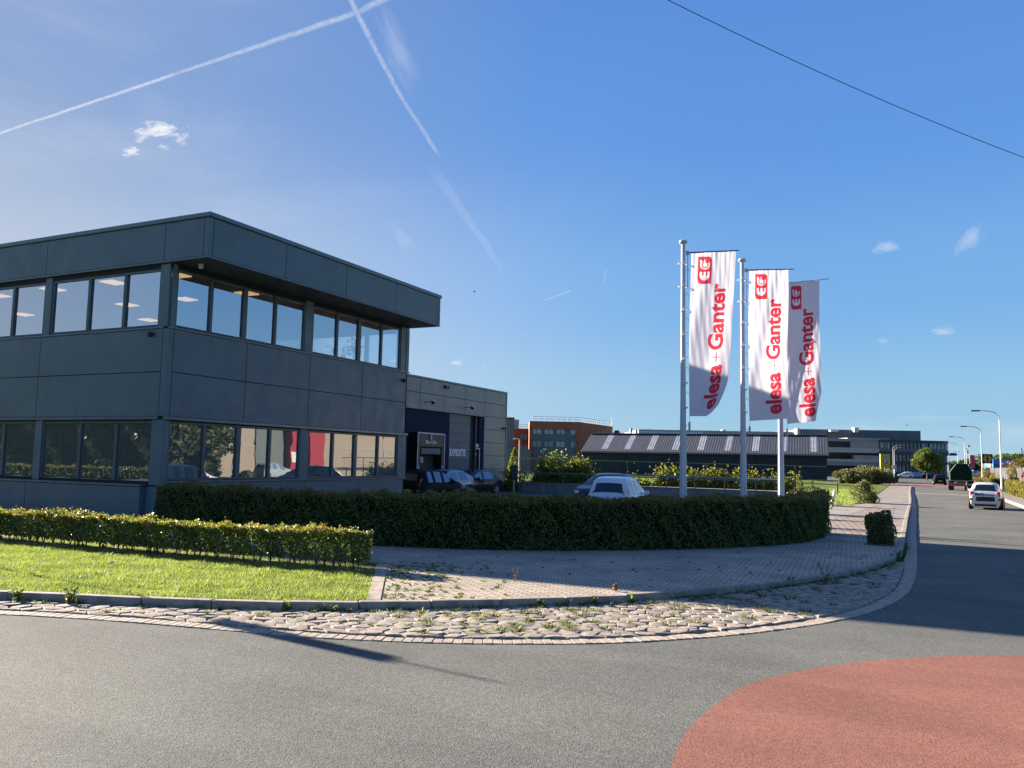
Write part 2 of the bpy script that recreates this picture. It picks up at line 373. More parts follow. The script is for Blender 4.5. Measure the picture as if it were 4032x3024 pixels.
def brick_mat(name, cols, mortar, w, h, rot=0.0, off=0.5, gap=0.006, moss=0.0, bumpk=0.6, sc_=1.0):
    m = D.materials.new(name); m.use_nodes = True; nt = m.node_tree; n = N(nt); p = nt.nodes['Principled BSDF']
    mp = n.new('ShaderNodeMapping'); n.put(mp, 0, n.new('ShaderNodeTexCoord').outputs['Object']); mp.inputs['Rotation'].default_value = (0, 0, rot)
    co = mp.outputs[0]
    dn = n.new('ShaderNodeTexNoise'); n.put(dn, 'Vector', co); dn.inputs['Scale'].default_value = 1.3; dn.inputs['Detail'].default_value = 4
    cd = n.vm('ADD', co, n.vm('MULTIPLY', n.vm('SUBTRACT', dn.outputs['Color'], (0.5, 0.5, 0.5)), (0.05, 0.05, 0)))
    br = n.new('ShaderNodeTexBrick', offset=off); n.put(br, 'Vector', cd); br.inputs['Scale'].default_value = 1.0
    br.inputs['Brick Width'].default_value = w; br.inputs['Row Height'].default_value = h; br.inputs['Mortar Size'].default_value = gap
    br.inputs['Mortar Smooth'].default_value = 0.4; br.inputs['Bias'].default_value = 0.0
    n.put(br, 'Color1', (*cols[0], 1)); n.put(br, 'Color2', (*cols[1], 1)); n.put(br, 'Mortar', (*mortar, 1))
    c = br.outputs[0]
    big = n.noise(co, 0.8, 5, 0.65)
    c = n.mix(1.0, c, n.mix(n.ramp(big, 0.3, 0.7), (0.78, 0.78, 0.8, 1), (1.15, 1.14, 1.12, 1)), 'MULTIPLY')
    fine = n.noise(co, 60, 4, 0.7)
    c = n.mix(1.0, c, n.mix(n.ramp(fine, 0.3, 0.7), (0.85, 0.85, 0.85, 1), (1.12, 1.12, 1.12, 1)), 'MULTIPLY')
    if moss:
        mk = n.m('MULTIPLY', n.ramp(n.noise(co, 1.1, 5, 0.7), 0.5, 0.68), n.m('MULTIPLY', n.ramp(br.outputs['Fac'], 0.1, 0.8), moss))
        c = n.mix(mk, c, (0.06, 0.09, 0.03, 1))
    n.put(p, 'Base Color', c); p.inputs['Roughness'].default_value = 0.85; p.inputs['Specular IOR Level'].default_value = 0.3
    b = n.new('ShaderNodeBump'); b.inputs['Strength'].default_value = bumpk; b.inputs['Distance'].default_value = 0.012
    n.put(b, 'Height', n.m('ADD', n.m('SUBTRACT', 1.0, br.outputs['Fac']), n.m('MULTIPLY', fine, 0.25)))
    nt.links.new(b.outputs[0], p.inputs['Normal']); return m
def grass_mat(name, a, b_, dry):
    m = D.materials.new(name); m.use_nodes = True; nt = m.node_tree; n = N(nt); p = nt.nodes['Principled BSDF']
    co = n.new('ShaderNodeTexCoord').outputs['Object']
    c = n.mix(n.ramp(n.noise(co, 0.9, 6, 0.7), 0.3, 0.7), (*a, 1), (*b_, 1))
    c = n.mix(n.m('MULTIPLY', n.ramp(n.noise(co, 2.6, 5, 0.7), 0.55, 0.75), 0.7), c, (*dry, 1))
    c = n.mix(n.ramp(n.noise(co, 40, 3, 0.8), 0.35, 0.65), n.mix(1.0, c, (0.5, 0.5, 0.5, 1), 'MULTIPLY'), c)
    n.put(p, 'Base Color', c); p.inputs['Roughness'].default_value = 0.9; p.inputs['Specular IOR Level'].default_value = 0.1
    bp = n.new('ShaderNodeBump'); bp.inputs['Strength'].default_value = 0.9; bp.inputs['Distance'].default_value = 0.05
    n.put(bp, 'Height', n.noise(co, 22, 5, 0.8)); nt.links.new(bp.outputs[0], p.inputs['Normal']); return m

M = {}
M['asphalt'] = asphalt_mat('asphalt', (0.138, 0.141, 0.128), (0.226, 0.229, 0.208))
M['asphalt_old'] = asphalt_mat('asphalt_old', (0.12, 0.123, 0.115), (0.19, 0.192, 0.18), 1.5, 0.3)
M['red_asphalt'] = asphalt_mat('red_asphalt', (0.25, 0.112, 0.086), (0.325, 0.158, 0.122), 1.0, 0.35)
M['pave'] = brick_mat('pavement_brick', ((0.50, 0.41, 0.32), (0.38, 0.315, 0.25)), (0.07, 0.06, 0.04), 0.21, 0.105, rad(-4), gap=0.011, moss=0.6)
M['pave_old'] = brick_mat('driveway_brick', ((0.30, 0.24, 0.20), (0.24, 0.195, 0.165)), (0.11, 0.09, 0.07), 0.9, 0.22, rad(82), gap=0.02, moss=0.3)
M['pave_red'] = brick_mat('plateau_brick', ((0.26, 0.15, 0.12), (0.20, 0.12, 0.10)), (0.09, 0.07, 0.06), 0.21, 0.105, 0)
M['slabs'] = brick_mat('concrete_slabs', ((0.27, 0.24, 0.205), (0.22, 0.20, 0.175)), (0.07, 0.065, 0.055), 0.3, 0.3, rad(4), moss=0.3)
M['bigslab'] = brick_mat('industrial_slabs', ((0.31, 0.275, 0.24), (0.26, 0.235, 0.205)), (0.09, 0.08, 0.06), 2.0, 2.0, rad(10), gap=0.02, moss=0.3)
M['kerb'] = pmat('kerb_concrete', (0.27, 0.235, 0.195), 0.85, var=0.25, vscale=5, bump=0.5, bscale=70, streak=0.3)
M['gutter'] = pmat('gutter_brick', (0.32, 0.265, 0.21), 0.85, var=0.22, vscale=9, bump=0.5, bscale=80)
M['cobble'] = pmat('cobble_concrete', (0.275, 0.23, 0.185), 0.9, var=0.34, vscale=9, bump=1.0, bscale=55)
M['soil'] = pmat('soil', (0.07, 0.068, 0.035), 0.95, var=0.4, vscale=12, bump=1.0, bscale=50)
M['lawn'] = grass_mat('lawn_ground', (0.09, 0.13, 0.02), (0.14, 0.18, 0.03), (0.17, 0.15, 0.055))
M['meadow'] = grass_mat('meadow_ground', (0.12, 0.18, 0.03), (0.17, 0.225, 0.045), (0.18, 0.18, 0.07))
M['blade'] = leaf_mat('grass_blade', [(0.08, 0.115, 0.025), (0.18, 0.225, 0.055), (0.28, 0.315, 0.09), (0.42, 0.41, 0.19)], 0.4)
M['weed'] = leaf_mat('weed_leaf', [(0.055, 0.075, 0.022), (0.115, 0.14, 0.04), (0.27, 0.25, 0.10)], 0.35)
M['weed_dry'] = leaf_mat('dry_weed', [(0.16, 0.08, 0.04), (0.30, 0.22, 0.11)], 0.2)
M['lit_hedge'] = leaf_mat('beech_leaf', [(0.032, 0.052, 0.016), (0.08, 0.115, 0.030), (0.16, 0.19, 0.05), (0.26, 0.25, 0.085)], 0.46, 0.36, (0.64, 0.82, (0.30, 0.15, 0.055), 0.38))
M['yew'] = leaf_mat('yew_leaf', [(0.024, 0.042, 0.013), (0.060, 0.092, 0.025), (0.115, 0.15, 0.038), (0.21, 0.215, 0.055)], 0.15, 0.6, (0.95, 1.32, (0.23, 0.15, 0.04), 0.6))
M['vine'] = leaf_mat('vine_leaf', [(0.045, 0.075, 0.015), (0.12, 0.15, 0.024), (0.25, 0.235, 0.035), (0.36, 0.28, 0.05)], 0.4)
M['tree'] = leaf_mat('tree_leaf', [(0.055, 0.08, 0.016), (0.11, 0.14, 0.028), (0.18, 0.205, 0.045)], 0.3)
M['dark_tree'] = leaf_mat('dark_tree_leaf', [(0.035, 0.050, 0.016), (0.07, 0.088, 0.030), (0.11, 0.12, 0.042)], 0.15)
M['autumn'] = leaf_mat('autumn_leaf', [(0.07, 0.07, 0.018), (0.16, 0.11, 0.03), (0.25, 0.15, 0.045)], 0.3)
M['yellow_hedge'] = leaf_mat('yellow_hedge_leaf', [(0.08, 0.08, 0.014), (0.18, 0.15, 0.022), (0.27, 0.21, 0.035)], 0.3)
M['bush'] = leaf_mat('bush_leaf', [(0.05, 0.065, 0.02), (0.12, 0.125, 0.045), (0.23, 0.20, 0.10)], 0.3)
M['bark'] = pmat('bark', (0.10, 0.075, 0.05), 0.9, var=0.3, vscale=12, bump=0.8)
M['twig'] = pmat('twig', (0.09, 0.06, 0.04), 0.9, var=0.3, vscale=20)
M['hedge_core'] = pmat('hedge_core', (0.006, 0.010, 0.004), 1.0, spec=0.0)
M['panel'] = pmat('dark_panel', (0.102, 0.150, 0.164), 0.45, var=0.08, vscale=0.8, bump=0.05, bscale=3, spec=0.4, streak=0.3)
M['panel_gap'] = pmat('panel_gap', (0.008, 0.010, 0.012), 0.8)
M['coping'] = pmat('coping_metal', (0.12, 0.165, 0.185), 0.35, metal=0.3, var=0.08)
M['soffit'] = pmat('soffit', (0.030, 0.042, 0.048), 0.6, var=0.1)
M['frame'] = pmat('window_frame', (0.055, 0.085, 0.10), 0.4, var=0.06)
M['glass_up'] = glass_mat('upper_glass', 0.50, (0.78, 0.84, 0.86), wob=0.02); M['glass_rear'] = glass_mat('rear_glass', 0.05, (0.9, 0.95, 0.97))
M['glass_low'] = glass_mat('lower_glass', 0.28, (0.35, 0.38, 0.36), wob=0.08, haze_mix=0.30)
M['interior'] = pmat('interior_wall', (0.20, 0.20, 0.19), 0.8, var=0.1)
M['interior_dark'] = pmat('interior_dark', (0.05, 0.05, 0.05), 0.8)
M['ceiling'] = pmat('interior_ceiling', (0.12, 0.10, 0.08), 0.9)
M['lightpanel'] = emat('ceiling_light', (1.0, 0.60, 0.28), 0.36)
M['black'] = pmat('black_plastic', (0.012, 0.012, 0.014), 0.45)
M['rubber'] = pmat('rubber', (0.014, 0.014, 0.015), 0.85, bump=0.2)
M['rim'] = pmat('alloy_rim', (0.35, 0.36, 0.38), 0.3, metal=0.8)
M['shed'] = pmat('grey_panel', (0.21, 0.225, 0.205), 0.38, var=0.07, vscale=0.6, spec=0.4, streak=0.1)
M['shed_gap'] = pmat('shed_gap', (0.05, 0.058, 0.06), 0.7)
M['navy'] = pmat('navy_wall', (0.016, 0.031, 0.055), 0.8, var=0.1, spec=0.1)
M['door'] = pmat('roller_door', (0.062, 0.105, 0.125), 0.5, var=0.08)
M['white'] = pmat('white_paint', (0.58, 0.58, 0.58), 0.45, var=0.04)
M['pole'] = pmat('white_pole', (0.52, 0.53, 0.55), 0.35, var=0.05, vscale=2)
M['galv'] = pmat('galvanised', (0.20, 0.22, 0.235), 0.45, metal=0.55, var=0.15, vscale=6)
M['steel'] = pmat('grey_steel', (0.36, 0.37, 0.38), 0.45, metal=0.3, var=0.1)
M['green_steel'] = pmat('green_steel', (0.03, 0.06, 0.045), 0.5, var=0.1)
M['concrete'] = pmat('retaining_concrete', (0.22, 0.22, 0.215), 0.85, var=0.2, vscale=2, bump=0.3, streak=0.35)
M['cloth'] = cloth_mat('banner_cloth', (0.66, 0.65, 0.72), 0.46)
M['cloth_red'] = cloth_mat('banner_red', (0.60, 0.045, 0.07), 0.44)
M['cloth_white'] = cloth_mat('banner_white_print', (0.62, 0.60, 0.64), 0.2)
M['lettering'] = pmat('lettering', (0.70, 0.74, 0.76), 0.5)
for k, c, r in (('carblack', (0.010, 0.012, 0.018), 0.3), ('carwhite', (0.60, 0.61, 0.63), 0.22), ('carsilver', (0.30, 0.34, 0.40), 0.22), ('cargrey', (0.022, 0.026, 0.036), 0.16), ('carblue', (0.02, 0.026, 0.045), 0.25), ('carred', (0.25, 0.015, 0.02), 0.25)):
    m = pmat(k, c, r, spec=0.5 if 'white' in k or 'silver' in k else (0.03 if k == 'carblack' else 0.16)); m.node_tree.nodes['Principled BSDF'].inputs['Coat Weight'].default_value = 0.0 if k == 'carblack' else 0.10 if k in ('carblue', 'cargrey') else 0.3; m.node_tree.nodes['Principled BSDF'].inputs['Coat Roughness'].default_value = 0.04; M[k] = m
M['carglass'] = glass_mat('car_glass', 0.10, (0.16, 0.19, 0.20))
M['carin'] = pmat('car_interior', (0.02, 0.02, 0.022), 0.8)
M['tail'] = pmat('tail_light', (0.55, 0.02, 0.025), 0.2, var=0.05)
M['head'] = pmat('head_light', (0.55, 0.58, 0.60), 0.1, metal=0.5)
M['plate'] = pmat('number_plate', (0.62, 0.42, 0.06), 0.5)
# ------------------------------------------------------------------ ground
PZ = 0.12                                                # top of pavements and lawn
A_ = [(-60, -14), (-40, -5.5), (-28, -0.6), (-20, 3.0), (-14.5, 5.5), (-10.9, 6.85), (-9.37, 7.32), (-7.9, 7.62), (-6.52, 7.88), (-5.36, 8.27), (-4.31, 8.79), (-3.07, 9.67), (-1.85, 11.11), (-0.85, 13.0), (-0.30, 15.3), (-0.12, 18.1), (-0.10, 23.5), (-0.15, 32), (-0.2, 51), (-0.45, 84), (-0.6, 112)]
K_ = [(-60, -13.2), (-40, -4.7), (-28, 0.3), (-20, 3.9), (-14.5, 6.3), (-11.65, 7.52), (-9.85, 8.15), (-8.18, 8.85), (-6.74, 9.75), (-5.34, 10.90), (-3.92, 12.35), (-2.5, 14.6), (-1.35, 17.3), (-0.72, 19.8), (-0.44, 22.4), (-0.42, 30), (-0.45, 38), (-0.5, 60), (-0.75, 84), (-0.9, 112)]
edge = spline(A_, 0.2); kerb = spline(K_, 0.2)
def flat(poly, z, name, m, label=None):
    o = MB().sheet(poly, z).build(name, m); return tag(o, label, kind='structure')
flat([(-900, -500), (900, -500), (900, 1500), (-900, 1500)], -0.35, 'ground', M['meadow'])
# asphalt: everything right of the gutter line and in front
asp = [(p.x, p.y) for p in edge] + [(5.2, 112), (5.3, 70), (5.3, 30), (6.0, 22), (9.5, 17), (16, 15), (60, 15), (60, -60), (-60, -60)]
flat(asp, 0.0, 'road', M['asphalt'])
red = []
for k in range(0, 73):
    a = rad(90 + k * 2.5) if k <= 72 else 0
    red.append((4.15 + 5.85 * math.cos(a), 6.35 + 5.85 * math.sin(a)))
redp = spline([(-1.15, 3.6), (-1.46, 4.9), (-1.61, 5.9), (-1.70, 6.7), (-1.66, 7.6), (-1.55, 8.35), (-1.22, 9.15), (-0.60, 10.05), (0.2, 10.82), (1.1, 11.42), (2.4, 11.95), (4.2, 12.2), (6.4, 11.9), (8.2, 10.9), (9.4, 9.2), (9.9, 7.0), (9.4, 4.6), (8.0, 2.6), (5.8, 1.5), (3.2, 1.2), (0.6, 1.8), (-0.7, 2.7)], 0.15)
flat([(p.x, p.y) for p in redp], 0.004, 'red_road_surface', M['red_asphalt'])
# far speed table and plateau
flat([(-0.4, 82.6), (5.3, 80.3), (5.3, 81.8), (-0.4, 84.1)], 0.010, 'speed_table', M['gutter'])
flat([(-0.9, 112), (5.3, 112), (30, 113), (30, 137), (-60, 170), (-60, 160), (-16, 140)], 0.02, 'brick_crossroads', M['pave_red'])
flat([(-60, 171), (30, 138), (30, 600), (-60, 600)], -0.02, 'far_road', M['asphalt_old'])
# gutter course: soldier bricks along the asphalt edge
def arc_walk(L, step, s0=0):
    out = []; acc = s0; need = step
    for i in range(len(L) - 1):
        a, b = L[i], L[i + 1]; l = (b - a).length; t = (b - a).normalized()
        pos = 0
        while acc + (l - pos) >= need:
            pos += need - acc; acc = 0; out.append((a + t * pos, t))
        acc += l - pos
    return out
g = MB()
near_edge = [p for p in edge if p.y < 60 and p.x > -24]
for p, t in arc_walk(near_edge, 0.118):
    if p.y > 20.5: continue
    nl = Vector((-t.y, t.x)); w = 0.108; L = 0.235
    h = 0.012 + random.uniform(-0.003, 0.004); j = random.uniform(-0.006, 0.006)
    c = [p + nl * (0.002 + j), p + t * w + nl * (0.002 + j), p + t * w + nl * (L + j), p + nl * (L + j)]
    g.prism([(q.x, q.y) for q in c], -0.05, h)
go = g.build('gutter_course', M['gutter'], bevel=0.004, seg=1); tag(go, kind='structure')
g = MB()
for p, t in arc_walk([p for p in edge if p.x > -1.5 and p.y > 19.0], 1.0):
    nl = Vector((-t.y, t.x)); c = [p, p + t * 0.985, p + t * 0.985 + nl * 0.27, p + nl * 0.27]
    g.prism([(q.x, q.y) for q in c], -0.05, 0.012)
tag(g.build('gutter_strip', M['gutter'], bevel=0.006, seg=1), kind='structure')
# kerb
g = MB(); kl = [p for p in kerb if p.x > -30]
for p, t in arc_walk(kl, 1.0):
    nl = Vector((-t.y, t.x)); n_ = 5 if p.y < 24 else 1
    # follow the curve inside one stone
    q0 = p; 
    c = [q0, q0 + t * 0.992, q0 + t * 0.992 + nl * 0.15, q0 + nl * 0.15]
    g.prism([(q.x, q.y) for q in c], -0.1, PZ + 0.015 + random.uniform(-0.004, 0.004))
tag(g.build('kerb', M['kerb'], bevel=0.02, seg=3), kind='structure')
# cobble verge between gutter and kerb
bed = [(p.x, p.y) for p in offset([q for q in edge if q.y < 22], 0.1)] + [(p.x, p.y) for p in reversed([q for q in kerb if q.y < 22])]
flat(bed, 0.004, 'cobble_bed', M['soil'])
def band():
    """hexagonal rough stones laid in the bed; rows follow the gutter"""
    base = offset(edge, 0.245)
    S = [0.0]
    for i in range(1, len(base)): S.append(S[-1] + (base[i] - base[i - 1]).length)
    S = np.array(S); BX = np.array([p.x for p in base]); BY = np.array([p.y for p in base])
    tn = [(base[min(i + 1, len(base) - 1)] - base[max(i - 1, 0)]).normalized() for i in range(len(base))]
    NX = np.array([-t.y for t in tn]); NY = np.array([t.x for t in tn])
    kp = np.array([(p.x, p.y) for p in kerb])
    W = []
    for i in range(len(base)):
        # distance along the normal to the kerb
        d = kp - np.array([BX[i], BY[i]]); u = d @ np.array([NX[i], NY[i]]); s = d @ np.array([-NY[i], NX[i]])
        ok = np.where((u > -0.1) & (u < 4.5))[0]
        W.append(max(0.0, u[ok[np.argmin(abs(s[ok]))]]) if len(ok) else 0)
    W = np.array(W)
    def pos(s, t):
        x = np.interp(s, S, BX) + np.interp(s, S, NX) * t; y = np.interp(s, S, BY) + np.interp(s, S, NY) * t
        return x, y
    g = MB(); r = random.Random(5); pw, ph = 0.315, 0.235
    s0 = S[np.argmin(abs(BX + 24))]; s1 = S[np.argmin(abs(BY - 21.2))]
    gaps = []
    for col in range(int((s1 - s0) / (pw * 0.77))):
        s = s0 + col * pw * 0.77
        for row in range(-1, 14):
            t = (row + 0.5 + 0.5 * (col % 2)) * ph; w = float(np.interp(s, S, W)) - 0.02
            if t < w + ph * 0.3:
                hx = []
                for k, (a, b) in enumerate(((-0.52, -0.10), (-0.24, -0.56), (0.24, -0.60), (0.52, -0.02), (0.26, 0.56), (-0.22, 0.60))):
                    jx = r.uniform(-0.022, 0.022); jy = r.uniform(-0.014, 0.014)
                    ss = s + a * pw * 0.955 + jx; tt = t + b * ph * 0.90 + jy
                    tt = min(max(tt, 0.004), w); hx.append(pos(ss, tt))
                ar = abs(sum(hx[i][0] * hx[(i + 1) % 6][1] - hx[(i + 1) % 6][0] * hx[i][1] for i in range(6))) / 2
                if ar > 0.012:
                    cx = sum(p[0] for p in hx) / 6; cy = sum(p[1] for p in hx) / 6
                    z = 0.028 + r.uniform(-0.006, 0.006); tx = r.uniform(-0.08, 0.08); ty = r.uniform(-0.08, 0.08)
                    low = [(x, y, 0.0) for x, y in hx]
                    mid = [(cx + (x - cx) * 0.97, cy + (y - cy) * 0.97, z * 0.55 + (x - cx) * tx + (y - cy) * ty) for x, y in hx]
                    top = [(cx + (x - cx) * 0.90, cy + (y - cy) * 0.90, z + r.uniform(-0.004, 0.004) + (x - cx) * tx + (y - cy) * ty) for x, y in hx]
                    vs = low + mid + top + [(cx + r.uniform(-.03, .03), cy + r.uniform(-.03, .03), z + 0.008)]
                    fs = [(i, (i + 1) % 6, 6 + (i + 1) % 6, 6 + i) for i in range(6)] + [(6 + i, 6 + (i + 1) % 6, 12 + (i + 1) % 6, 12 + i) for i in range(6)] + [(12 + i, 12 + (i + 1) % 6, 18) for i in range(6)]
                    g.add(vs, fs)
                    if t > 0.2: gaps.append((hx[0], t / max(w, 0.3)))
    o = g.build('cobble_verge', M['cobble'], smooth=False); tag(o, kind='structure')
    return gaps
GAPS = band()
# pavement, lawn, border strip
kb = offset(kerb, 0.15)
kbn = [p for p in kb if p.x > -35]
LB0 = Vector((-7.02, 9.78)); LB1 = Vector((-9.40, 13.42))   # border band between lawn and paving
bd = (LB1 - LB0).normalized(); bn = Vector((bd.y, -bd.x))      # towards the paving (right)
left_k = [p for p in kbn if (p - LB0).dot(bn) < 0 and p.y < 20]
right_k = [p for p in kbn if (p - LB0).dot(bn) >= 0.21]
flat([(p.x, p.y) for p in left_k] + [tuple(LB0), tuple(LB1), (-9.6, 12.95), (-13, 12.62), (-20, 12.45), (-35, 12.2)], PZ - 0.002, 'lawn', M['lawn'])
slab = MB()
for k in range(5):
    a = LB0 + bd * (k * 0.875 - 0.02); b = a + bd * 0.865
    slab.prism([tuple(a), tuple(b), tuple(b + bn * 0.2), tuple(a + bn * 0.2)], 0.0, PZ + 0.012)
tag(slab.build('edging_band', M['gutter'], bevel=0.006, seg=1), kind='structure')
P0 = LB0 + bn * 0.2; P1 = LB1 + bn * 0.2
pk = [p for p in right_k if p.y < 32]
flat([(P0.x, P0.y)] + [(p.x, p.y) for p in pk] + [(-3.6, 32), (-3.7, 29), (-3.9, 26), (-4.6, 23.2), (-7, 20), (-9.5, 18), (-13, 17), (-19.8, 17.2), (-19.8, 16.0), (-12, 15.2), (P1.x, P1.y)], PZ, 'pavement', M['pave'])
flat([(-60, 12.2), (-35, 12.2), (-20, 12.45), (-13, 12.62), (-9.6, 12.95), tuple(LB1), (P1.x, P1.y), (-12, 15.2), (-19.8, 16), (-19.8, 17.3), (-60, 17.3)], PZ - 0.001, 'service_path', M['slabs'])
# beyond the hedge: path, driveway, meadow
pk2 = [p for p in kb if 31.9 < p.y < 112]
flat([(-3.6, 31.9)] + [(-0.3, 31.9)] + [(p.x, p.y) for p in pk2] + [(-3.3, 112), (-3.1, 80), (-2.9, 52), (-3.2, 46), (-3.9, 40), (-3.8, 34)], PZ - 0.003, 'path', M['slabs'])
flat([(-4.0, 27.5), (-3.3, 26.6), (-1.5, 26.0), (-0.9, 28.5), (-1.25, 50), (-2.6, 50.5), (-3.9, 42), (-4.4, 34)], PZ + 0.003, 'driveway', M['pave_old'])
flat([(-4.0, 33), (-3.3, 33.5), (-2.55, 42), (-2.2, 50.5), (-3.2, 51), (-7.8, 48), (-7.5, 40), (-5, 34)], PZ + 0.006, 'industrial_slabs', M['bigslab'])
lot = MB(); lot.add([(-60, 16, PZ + 0.01), (-2.9, 24, PZ + 0.01), (-4.2, 30, PZ + 0.02), (-6.3, 46, 0.33), (-60, 46, 0.33), (-60, 28, PZ + 0.02)], [(0, 1, 2, 5), (5, 2, 3, 4)])
tag(lot.build('parking_lot', M['asphalt_old']), kind='structure')
mk = MB()
for i in range(6):
    x = -19.5 + i * 2.55; mk.box(x, x + 0.10, 38.6, 43.2, 0.325, 0.337)
tag(mk.build('parking_markings', M['gutter']), kind='structure')
for o_ in [D.objects['parking_markings']]: o_.rotation_euler = (0, 0, 0)
me_ = D.objects['parking_markings'].data
for v in me_.vertices: v.co.z = 0.146 + (v.co.y - 30) / 16 * 0.19 + 0.006
flat([(-3.35, 110), (-3.1, 80), (-2.9, 52), (-6.0, 47.5), (-7.5, 46.0), (-70, 47.5), (-140, 90), (-140, 175), (-16, 140)], PZ + 0.02, 'meadow', M['meadow'])
# right-hand side of the road
rk = [(14, 15.5), (9.7, 17.6), (6.6, 21.5), (5.7, 26), (5.5, 34), (5.45, 56), (5.5, 70), (5.6, 90), (5.6, 111)]
rks = spline(rk, 1.0)
g = MB()
for p, t in arc_walk(rks, 1.0):
    nl = Vector((t.y, -t.x)); c = [p, p + t * 0.99, p + t * 0.99 + nl * 0.15, p + nl * 0.15]
    g.prism([(q.x, q.y) for q in c], -0.1, PZ)
tag(g.build('far_kerb', M['gutter'], bevel=0.015, seg=1), kind='structure')
flat([(p.x + 0.14, p.y) for p in rks] + [(9.0, 111), (8.4, 60), (8.6, 30), (14, 20)], PZ - 0.006, 'far_pavement', M['slabs'])
flat([(8.55, 30), (14, 20), (40, 20), (90, 60), (90, 111), (9.0, 111), (8.4, 60)], PZ - 0.004, 'roadside_verge', M['lawn'])
flat([(30, 137), (30, 113), (160, 113), (300, 420), (300, 600), (30, 600)], 0.0, 'far_verge', M['meadow'])
flat([(-60, 171), (-60, 600), (-400, 600), (-400, 200), (-140, 175)], 0.05, 'far_field', M['meadow'])

# grass blades on the lawn
def blades(poly_fn, xs, ys, k, h, wdt, z, name, m, lean=0.5):
    P = np.column_stack([RNG.uniform(*xs, k), RNG.uniform(*ys, k)]); P = P[poly_fn(P)]
    k = len(P); hh = h * RNG.uniform(0.5, 1.25, k) * (1 + 0.5 * np.sin(P[:, 0] * 5.3 + 2 * np.sin(P[:, 1] * 3.1)) * np.sin(P[:, 1] * 7.7 + P[:, 0] * 2.2)); an = RNG.uniform(0, 6.283, k); le = lean * hh * RNG.uniform(0.2, 1.2, k); la = RNG.uniform(0, 6.283, k)
    q = np.zeros((k, 3, 3)); q[:, 0, 0] = P[:, 0] + np.cos(an) * wdt / 2; q[:, 0, 1] = P[:, 1] + np.sin(an) * wdt / 2
    q[:, 1, 0] = P[:, 0] - np.cos(an) * wdt / 2; q[:, 1, 1] = P[:, 1] - np.sin(an) * wdt / 2
    q[:, 2, 0] = P[:, 0] + np.cos(la) * le; q[:, 2, 1] = P[:, 1] + np.sin(la) * le; q[:, 0:2, 2] = z - 0.01; q[:, 2, 2] = z + hh
    o = np_mesh(name, q.reshape(-1, 3), 3, m); tag(o, None, kind='stuff'); return o
kx = np.array([p.x for p in kbn if p.y < 20]); ky = np.array([p.y for p in kbn if p.y < 20]); oi = np.argsort(kx)
def on_lawn(P):
    y0 = np.interp(P[:, 0], kx[oi], ky[oi]); side = (P[:, 0] - LB0.x) * bn.x + (P[:, 1] - LB0.y) * bn.y
    return (P[:, 1] > y0 - 0.02) & (side < 0.01) & (P[:, 1] < 12.75)
go = blades(on_lawn, (-19, -6.5), (4.5, 13.0), 170000, 0.045, 0.009, PZ, 'lawn_grass', M['blade'], 0.9); tag(go, 'short bright green grass of the sunlit corner lawn', 'grass')
def ring(P): return (P[:, 1] > 46 - P[:, 0] * 0) & (P[:, 0] < -3.2 - 0.0 * P[:, 1])
def on_meadow(P):
    x, y = P[:, 0], P[:, 1]
    return (y > 47.5) & (x < -3.3) & (y < 78)
go = blades(on_meadow, (-26, -3.3), (47, 78), 60000, 0.22, 0.035, PZ + 0.02, 'meadow_grass', M['blade'], 0.6); tag(go, 'long pale green grass of the field beyond the fence', 'grass')

# weeds in joints and along the kerb
def tuft(P, out, h, n_, spread=0.04):
    for x, y, z, s in P:
        for _ in range(n_):
            a = random.uniform(0, 6.283); w = 0.006 * (0.7 + s); hh = h * s * random.uniform(0.5, 1.2); d = spread * s * random.uniform(0.2, 1.3); b = random.uniform(0, 6.283)
            bx, by = x + math.cos(b) * spread * s * 0.5, y + math.sin(b) * spread * s * 0.5
            out += [(bx + math.cos(a) * w, by + math.sin(a) * w, z), (bx - math.cos(a) * w, by - math.sin(a) * w, z), (bx + math.cos(b) * d, by + math.sin(b) * d, z + hh)]
W_ = []
pts = []
for (x, y), f in GAPS:
    pr = 0.34 + 0.5 * f
    if random.random() < pr * (0.62 if x > -8 else 0.3): pts.append((x, y, 0.015, random.uniform(0.45, 1.2)))
tuft(pts, W_, 0.062, 40, 0.085)
pts = []
for p, t in arc_walk([q for q in kerb if q.x > -14 and q.y < 26], 0.09):
    nl = Vector((-t.y, t.x))
    dens = 0.5 if (p.x > -6.5) else 0.28
    if random.random() < dens: q = p - nl * random.uniform(0.0, 0.05); pts.append((q.x, q.y, 0.01, random.uniform(0.4, 1.4 if random.random() < 0.3 else 0.9)))
tuft(pts, W_, 0.10, 24, 0.06)
pts = []
for _ in range(260):
    u = random.random(); v = abs(random.gauss(0, 0.35)); q = LB0 + bd * (u * 4.3) + bn * (0.22 + v * 2.2)
    pts.append((q.x, q.y, PZ, random.uniform(0.3, 0.8)))
for _ in range(110):
    s = random.random(); i = int(s * (len(pk) - 1)); p = pk[i]; q = p + Vector((-0.5, 0.85)) * random.uniform(0, 5.5)
    pts.append((q.x, q.y, PZ, random.uniform(0.25, 0.7)))
tuft(pts, W_, 0.055, 16, 0.055)
tag(np_mesh('joint_weeds', np.array(W_), 3, M['weed']), 'green weeds and grass growing in the paving joints and along the kerb', 'weeds', kind='stuff')

